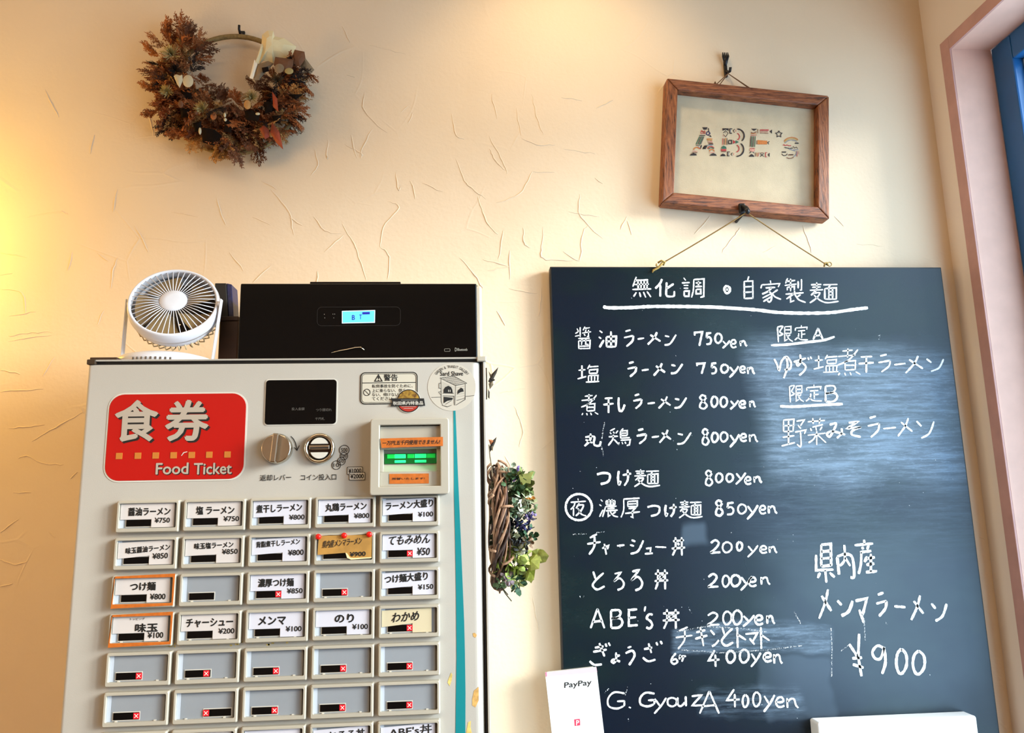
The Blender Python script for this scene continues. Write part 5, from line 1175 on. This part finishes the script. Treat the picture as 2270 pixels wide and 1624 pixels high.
for (x, y, a, s_, v) in ((398, 92, 95, 1.0, 1), (385, 100, 118, .8, 0), (410, 100, 68, .8, 2), (365, 105, 150, .7, 1), (425, 118, 12, .8, 3), (425, 135, -5, .7, 1), (345, 195, 172, .6, 0), (352, 245, 205, .6, 0), (440, 292, -92, .9, 4), (448, 290, -80, .8, 4), (372, 90, 100, .9, 0), (415, 80, 60, .6, 2),
                         (500, 305, -100, 1.0, 4), (508, 305, -78, 1.0, 3), (556, 300, -86, .7, 2), (594, 285, -70, .6, 2), (640, 250, -62, .9, 0), (665, 180, -60, .8, 0), (670, 160, -40, .7, 0), (575, 195, 150, .6, 2), (480, 225, 60, .6, 3), (410, 112, 80, .9, 0), (380, 118, 110, .9, 1), (430, 120, 60, .8, 1), (400, 125, 95, 1, 0), (355, 125, 150, .8, 0), (415, 130, 120, .8, 4), (455, 300, 190, .8, 0), (420, 290, 200, .8, 0)):
    c = on(x, y, -.035); put(sprigs[v], 'sprig', c[0], -.034, c[1], math.radians(a), .15, s_, 0)
def burst(cx, cy, rpx, m, n=150, y=-.066, seed=0):
    rnd = random.Random(seed); c = on(cx, cy, y); R = rpx*PXM; b = MB()
    for k in range(n):
        u = rnd.random()*2*math.pi; w = rnd.uniform(0.05, 1.0)
        d = Vector((math.cos(u)*w, -math.sqrt(max(0, 1-w*w))*.75-.1, math.sin(u)*w)).normalized(); L = R*rnd.uniform(.8, 1.05)
        o = Vector((c[0], y+.008, c[1])); q = d.cross(Vector((rnd.random(), rnd.random(), rnd.random()))).normalized()*.00045
        b.add([o-q*.6, o+q*.6, o+d*L*.8+q, o+d*L, o+d*L*.8-q], [(0, 1, 2, 3, 4)])
    return b.build('thistle_head', m, wr)
for i, (x, y, r, m) in enumerate(((377, 116, 27, M_olive), (446, 239, 22, M_olive), (368, 200, 20, M_olive), (556, 212, 20, M_olive), (612, 175, 20, mat('thistle_grey', '5e4a30', .85)), (385, 150, 18, M_tw[3]))): burst(x, y, r, m, seed=i)
def leafpoly(name, pts, m, y=-.05, bulge=.004, tilt=(0, 0), lab=None):
    y -= .010
    P = [on(300+p[0]/4.388, 20+p[1]/4.388, y) for p in pts]; cx = sum(p[0] for p in P)/len(P); cz = sum(p[1] for p in P)/len(P); b = MB(); n = len(P)
    rim = [(p[0], y+tilt[0]*(p[0]-cx)+tilt[1]*(p[1]-cz), p[1]) for p in P]
    mid = [((p[0]+cx)/2, y-bulge*.8+tilt[0]*(p[0]-cx)/2+tilt[1]*(p[1]-cz)/2, (p[1]+cz)/2) for p in P]
    back = [(p[0], v+.0008, p[2]) for p, v in zip(rim, [q[1] for q in rim])]
    b.add(rim+mid+[(cx, y-bulge, cz)]+back, [(i, (i+1) % n, n+(i+1) % n, n+i) for i in range(n)]+[(n+i, n+(i+1) % n, 2*n) for i in range(n)]+[(i, 2*n+1+i, 2*n+1+(i+1) % n, (i+1) % n) for i in range(n)]+[tuple(range(2*n+1, 3*n+1))])
    return b.build(name, m, wr, label=lab)
leafpoly('cloth_piece', [(1245, 275), (1300, 235), (1350, 235), (1360, 280), (1450, 290), (1560, 350), (1500, 470), (1350, 465), (1330, 520), (1240, 490), (1190, 535), (1225, 400)], M_clothc, -.044, .010, (.15, -.25), 'folded cream cloth')
leafpoly('cloth_piece', [(1228, 330), (1250, 340), (1200, 530), (1165, 540)], M_clothc, -.050, .003, (.3, 0))
leafpoly('cloth_piece', [(1158, 490), (1188, 535), (1142, 680), (1110, 670)], mat('white_cloth', 'f2e6d0', .8), -.052, .001, lab='narrow white strip of cloth')
for pts, m, y in (([(1550, 395), (1645, 415), (1655, 480), (1600, 560), (1535, 530), (1520, 470)], M_lotus, -.052), ([(1640, 460), (1740, 590), (1700, 632), (1600, 560)], M_lotg, -.042), ([(1362, 465), (1540, 490), (1530, 560), (1480, 625), (1380, 600), (1345, 540)], M_lotus, -.056),
                  ([(1180, 540), (1290, 505), (1345, 530), (1260, 620), (1200, 690), (1150, 690)], M_lotg, -.050), ([(1230, 570), (1290, 560), (1300, 600), (1240, 620)], M_dkleaf, -.058),
                  ([(1205, 1165), (1250, 1130), (1300, 1170), (1305, 1240), (1260, 1265)], M_redleaf, -.058), ([(1330, 1100), (1400, 1190), (1438, 1365), (1370, 1300), (1310, 1200)], M_redleaf, -.060), ([(1330, 800), (1380, 870), (1390, 1000), (1340, 950)], M_redleaf, -.058),
                  ([(645, 1150), (770, 1170), (840, 1230), (830, 1290), (760, 1325), (655, 1295)], M_dkleaf, -.056), ([(1060, 990), (1130, 985), (1210, 1030), (1195, 1090), (1080, 1075)], M_dkleaf, -.057), ([(560, 1110), (640, 1090), (640, 1180), (580, 1190)], M_dkleaf, -.054), ([(870, 1060), (930, 1100), (935, 1200), (860, 1190)], M_dkleaf, -.055),
                  ([(430, 960), (520, 940), (540, 1040), (450, 1060)], M_dkleaf, -.05), ([(1480, 830), (1630, 830), (1560, 880)], M_dkleaf, -.055), ([(440, 790), (540, 770), (550, 870), (460, 880)], M_dkleaf, -.046), ([(1250, 900), (1330, 900), (1330, 1000), (1260, 1010)], M_dkleaf, -.05), ([(1330, 1040), (1420, 1030), (1410, 1110), (1350, 1110)], M_dkleaf, -.05)):
    leafpoly('dried_leaf', pts, m, y)
def disc(cx, cy, rx, ry, m=M_petal, y=-.062): return leafpoly('seed_disc', [(cx+rx*math.cos(math.radians(a)), cy+ry*math.sin(math.radians(a))) for a in range(0, 360, 24)], m, y, .0015)
leafpoly('seed_disc', [(372, 650), (400, 635), (430, 645), (455, 640), (462, 690), (430, 765), (405, 730)], M_petal, -.062, .002)
disc(512, 700, 52, 60); disc(1400, 575, 48, 44, M_lotg, -.064); disc(1495, 602, 42, 30, mat('disc_olive', 'a08c58', .7), -.066); disc(628, 1185, 14, 34); disc(1190, 1018, 22, 12); disc(875, 1075, 14, 16); disc(870, 1030, 12, 22); disc(440, 925, 26, 34, M_lotus); disc(590, 1010, 18, 18, M_lotus); disc(760, 1040, 30, 36, M_tw[0]); disc(1090, 930, 34, 44, M_tw[2])
X, Z = on(531, 66, -.02)
hk3 = thing('wall_hook', 'tiny dark hook carrying the dried wreath hoop', 'wall hook', (X, -.003, Z))
b = MB(); b.box(X-.0032, X+.0042, -.004, 0, Z-.004, Z+.009); b.build('hook_plate', M_iron, hk3, bevel=.0008)
b = MB(); b.tube([(X+.001, -.003, Z-.001), (X+.001, -.020, Z-.0065), (X+.001, -.0265, Z-.003), (X+.001, -.0265, Z+.004)], .0022, 8); b.build('hook_arm', M_iron, hk3, smooth=True)

# ------------------------------------------------------------------ vine wreath on the machine's side
random.seed(5)
vy = -0.215; VX, vz = on(1107, 1168, vy-0.03); VX = max(VX, 0.0555); VR = 0.0715
vw = thing('vine_wreath', 'twisted vine wreath with green and purple dried flowers on the machine side', 'wreath', (VX, vy, vz))
M_vine = [mat('vine_brown', '6e4a34', .8, var=.4, vscale=120), mat('vine_light', '9a7458', .8, var=.3, vscale=120), mat('vine_dark', '3c2820', .8, var=.3, vscale=120)]
for k in range(26):
    ph = random.uniform(0, 6.28); tw = random.choice((1, 2, 3, -2)); rr = random.uniform(.004, .0115); b = MB(); P = []
    for i in range(61):
        a = 2*math.pi*i/60; u = ph+tw*a+.5*math.sin(a*3+ph); R = VR+rr*math.cos(u)+.0015*math.sin(5*a+k)
        P.append((VX+rr*math.sin(u)*.95, vy-R*math.cos(a)*.92, vz+R*math.sin(a)*1.0))
    b.tube(P, random.uniform(.0010, .0017), 6, cap=False); b.build('vine_strand', M_vine[k % 3], vw, smooth=True)
for zf in (.062, .028, -.03, -.055, .075):
    b = MB(); a0 = math.asin(max(-1, min(1, zf/VR))); P = []
    for i in range(15):
        u = 2*math.pi*i/14*.9+random.uniform(-.1, .1); aa = a0+.10*(i/14-.5)*2; R = VR+.0150*math.cos(u); P.append((VX+.0150*math.sin(u), vy-R*math.cos(aa)*.92, vz+R*math.sin(aa)))
    b.tube(P, .0016, 6); b.build('vine_wrap', M_vine[1], vw, smooth=True)
def cluster(name, px, py, rpx, col, n, y, size=.006, kind='petal', flat_=.8, seed=0, lab=None):
    rnd = random.Random(seed+int(px*7+py)); c = on(px, py, y); R = rpx*PXM*1.05; b = MB()
    for k in range(n):
        d = Vector((rnd.gauss(0, 1), rnd.gauss(0, 1)-.5, rnd.gauss(0, 1))).normalized(); o = Vector((c[0], y, c[1]))+Vector((d.x, d.y*flat_, d.z))*R*rnd.uniform(.35, 1)
        e = (d+Vector((rnd.gauss(0, .5), rnd.gauss(0, .5), rnd.gauss(0, .5)))).normalized(); q = e.cross(Vector((rnd.gauss(0, 1), rnd.gauss(0, 1), rnd.gauss(0, 1)))).normalized(); h = e.cross(q)
        s = size*rnd.uniform(.8, 1.5); w = s*(.42 if kind == 'petal' else .16)
        b.add([o, o+e*s*.35+q*w, o+e*s*.75+q*w*.8+h*s*.1, o+e*s+h*s*.2, o+e*s*.75-q*w*.8+h*s*.1, o+e*s*.35-q*w, o+e*s*.5-h*s*.12], [(0, 1, 6), (1, 2, 6), (2, 3, 6), (3, 4, 6), (4, 5, 6), (5, 0, 6)])
    return b.build(name, mat('flower_'+col, col, .7, var=.3, vscale=200), vw, label=lab)
Yf = vy-.045
for i, (px, py, r, col, n, size, kd) in enumerate((
    (1101, 1110, 7, '4a5230', 40, .006, 'petal'), (1101, 1150, 7, '343c24', 40, .006, 'petal'), (1102, 1200, 7, '3a4228', 40, .006, 'petal'), (1101, 1075, 6, '6a6248', 24, .006, 'petal'),
    (1150, 1118, 12, 'd8d8c0', 30, .010, 'petal'), (1128, 1190, 12, 'c8ceb4', 30, .010, 'petal'), (1146, 1216, 10, 'd6d8c4', 24, .009, 'petal'), (1128, 1048, 13, 'a8b094', 34, .006, 'petal'), (1142, 1052, 11, '8068a8', 30, .005, 'petal'), (1138, 1074, 18, '3a5630', 60, .007, 'petal'), (1160, 1062, 17, '6e7a3c', 26, .010, 'petal'), (1155, 1088, 14, '5a6a34', 30, .007, 'petal'),
    (1146, 1105, 19, 'b8c09c', 44, .010, 'petal'), (1138, 1128, 17, '52684a', 60, .006, 'petal'), (1168, 1128, 14, '6e7c50', 30, .006, 'petal'), (1172, 1102, 5, 'd08a3a', 8, .005, 'petal'), (1172, 1146, 9, '9480b0', 26, .004, 'petal'),
    (1160, 1158, 15, '2a2858', 50, .005, 'petal'), (1142, 1152, 10, '20242c', 30, .006, 'petal'), (1145, 1175, 16, '26402a', 60, .006, 'petal'), (1168, 1184, 14, '34583a', 44, .006, 'petal'), (1132, 1198, 17, 'a4b090', 40, .009, 'petal'), (1152, 1208, 15, '1c1e20', 40, .006, 'petal'), (1168, 1204, 9, '8a6a50', 16, .005, 'petal'),
    (1150, 1228, 13, '3c5236', 40, .006, 'petal'), (1174, 1236, 17, 'aab058', 14, .018, 'petal'), (1133, 1248, 20, '8ea048', 50, .010, 'petal'), (1142, 1268, 18, 'cdd488', 36, .010, 'petal'), (1162, 1256, 11, '8064a4', 34, .004, 'petal'), (1124, 1285, 10, '9a8890', 16, .006, 'petal'), (1145, 1290, 12, '2c4c34', 18, .009, 'petal'), (1112, 1290, 8, '5a7048', 20, .006, 'petal'))):
    cluster('flower_cluster', px, py, r, col, n, Yf+random.uniform(-.012, .012), size, kd, seed=i)
for P in (((1160, 1055), (1178, 1052), (1182, 1044)), ((1168, 1090), (1182, 1096)), ((1170, 1112), (1184, 1118), (1185, 1122)), ((1170, 1152), (1190, 1149)), ((1165, 1176), (1185, 1168)), ((1165, 1195), (1184, 1187)), ((1113, 1302), (1120, 1315), (1134, 1332)), ((1116, 1306), (1126, 1318)), ((1150, 1290), (1152, 1305))):
    b = MB(); b.tube([(on(*p, Yf)[0], Yf, on(*p, Yf)[1]) for p in P], .0007, 5)
    b.build('stem', mat('stem_dark', '3a3a28', .8), vw)
b = MB(); P = [on(*p, Yf-.01) for p in ((1150, 1052), (1172, 1048), (1184, 1044), (1178, 1056), (1176, 1072), (1166, 1070), (1156, 1078))]; b.prism(P, Yf-.0105, Yf-.0098); b.build('folded_leaf', mat('olive_leaf', '8c8c42', .7, var=.3, vscale=90), vw, label='square folded olive leaf')
hy = -.26
def dried(px, py, spec, label):
    c = on(px, py, hy); t = thing('dried_sprig', label, 'dried flower', (c[0], hy, c[1]))
    for (pts, m) in spec:
        P = [on(*p, hy) for p in pts]; b = MB(); cx = sum(p[0] for p in P)/len(P); cz = sum(p[1] for p in P)/len(P); n = len(P)
        b.add([(p[0], hy+.002*(i % 2), p[1]) for i, p in enumerate(P)]+[(cx, hy-.003, cz), (cx, hy+.003, cz)], [(i, (i+1) % n, n) for i in range(n)]+[((i+1) % n, i, n+1) for i in range(n)]); b.build('dried_leaf', m, t)
    return t
M_dk1 = mat('dry_leaf_dark', '2a2018', .8, var=.4, vscale=100); M_dk2 = mat('dry_leaf_grey', '6a5a44', .8, var=.3, vscale=100)
t = dried(1090, 840, [(((1082, 845), (1090, 828), (1105, 813), (1101, 826), (1095, 838), (1088, 850)), M_dk1), (((1084, 838), (1092, 836), (1098, 842), (1090, 846)), M_dk1), (((1083, 850), (1092, 842), (1094, 852), (1086, 862)), M_dk2), (((1083, 822), (1088, 828), (1092, 834), (1086, 834)), M_dk2), (((1082, 862), (1086, 868), (1085, 884), (1082, 880)), M_dk1)], 'dark dried leaf sprig near the top of the machine side')
b = MB(); b.tube([(on(1083, 815, hy)[0]-.003, hy, on(1083, 815, hy)[1]), (on(1084, 850, hy)[0]-.003, hy, on(1084, 850, hy)[1]), (on(1082, 885, hy)[0]-.002, hy, on(1082, 885, hy)[1])], .0009, 5); b.build('stem', M_dk1, t)
t = dried(1090, 985, [(((1084, 992), (1092, 976), (1101, 968), (1099, 978), (1092, 994), (1086, 1002)), M_dk1), (((1083, 974), (1090, 974), (1096, 978), (1088, 988)), mat('dry_leaf_rust', '9a5a34', .8)), (((1086, 990), (1096, 980), (1092, 1000)), M_dk2)], 'small dried leaf sprig on a thread just above the vine wreath')
b = MB(); b.tube([(on(*p, hy)[0], hy, on(*p, hy)[1]) for p in ((1084, 985), (1086, 1010), (1090, 1035), (1092, 1056))], .0008, 5); b.build('thread', M_dk2, t)

# ------------------------------------------------------------------ payment card and white panel at the board's foot
cy_ = -0.030
P = [on(*p, cy_) for p in ((1208.5, 1490), (1322, 1478), (1341, 1640), (1226.5, 1652))]
pc = thing('payment_card', 'white payment card with a pink top edge overlapping the chalkboard corner', 'card', ((P[0][0]+P[1][0])/2, cy_, P[2][1]-.09))
ext = [P[0], P[1], (P[2][0]+(P[2][0]-P[1][0])*.45, P[2][1]+(P[2][1]-P[1][1])*.45), (P[3][0]+(P[3][0]-P[0][0])*.45, P[3][1]+(P[3][1]-P[0][1])*.45)]
M_cardp = mat('white_card', 'fbf8f8', .5)
b = MB(); b.prism(ext, cy_, cy_+.0022); b.build('card_sheet', M_cardp, pc)
b = MB(); b.prism([(x+.004*k, z) for k, (x, z) in zip((1, -1, -1, 1), ext)], cy_+.0022, cy_+.0072); b.build('card_mount', M_white, pc)
def on2(x, y): return on(1195+x/9.9, 1460+y/9.9, cy_)
b = MB(); b.prism([P[0], P[1], on2(1275, 290), on2(160, 385)], cy_-.0003, cy_+.0001); b.build('pink_band', mat('pink_band', 'f3b8c4', .5), pc)
b = MB(); b.prism([P[0], on2(165, 285), on2(168, 385), on2(150, 390)], cy_-.0004, cy_-.0002); b.build('pink_edge', mat('pink_edge', 'dc6c8c', .5), pc)
b = MB()
a_ = on2(552, 585)[0]; c_ = on2(1148, 585)[0]; z0 = on2(570, 672)[1]; z1 = on2(570, 515)[1]
text_into(b, 'PayPay', a_, c_, z0, z1, cy_-.0004, .02, shear=.05, rise=.075); b.build('card_lettering', M_ink, pc)
b = MB(); b.prism([on2(*p) for p in ((300, 505), (490, 488), (500, 690), (310, 710))], cy_-.0003, cy_); b.build('pale_mark', mat('pale_mark', 'fbe6e2', .6), pc)
b = MB(); b.prism([on2(*p) for p in ((770, 1325), (895, 1310), (905, 1455), (782, 1470))], cy_-.0003, cy_); mk = b.build('red_mark', mat('mark_red', 'e03a58', .5), pc)
b = MB(); a_ = on2(812, 1400); c_ = on2(872, 1400); text_into(b, 'P', a_[0], c_[0], on2(830, 1450)[1], on2(830, 1345)[1], cy_-.0005, .02, shear=.05); b.build('mark_letter', M_cardp, mk)
wy = -0.050
x0, z1 = on(1812.5, 1601, wy); x1, _ = on(2166, 1601, wy)
b = MB(); b.prism(rrect(x0, x1, z1-.22, z1, .004), wy, -.0226); wpn = b.build('white_panel', mat('panel_white', 'f6f4f2', .45), None, bevel=.002)
tag(wpn, 'white box panel with rounded corners standing before the chalkboard foot', 'box')
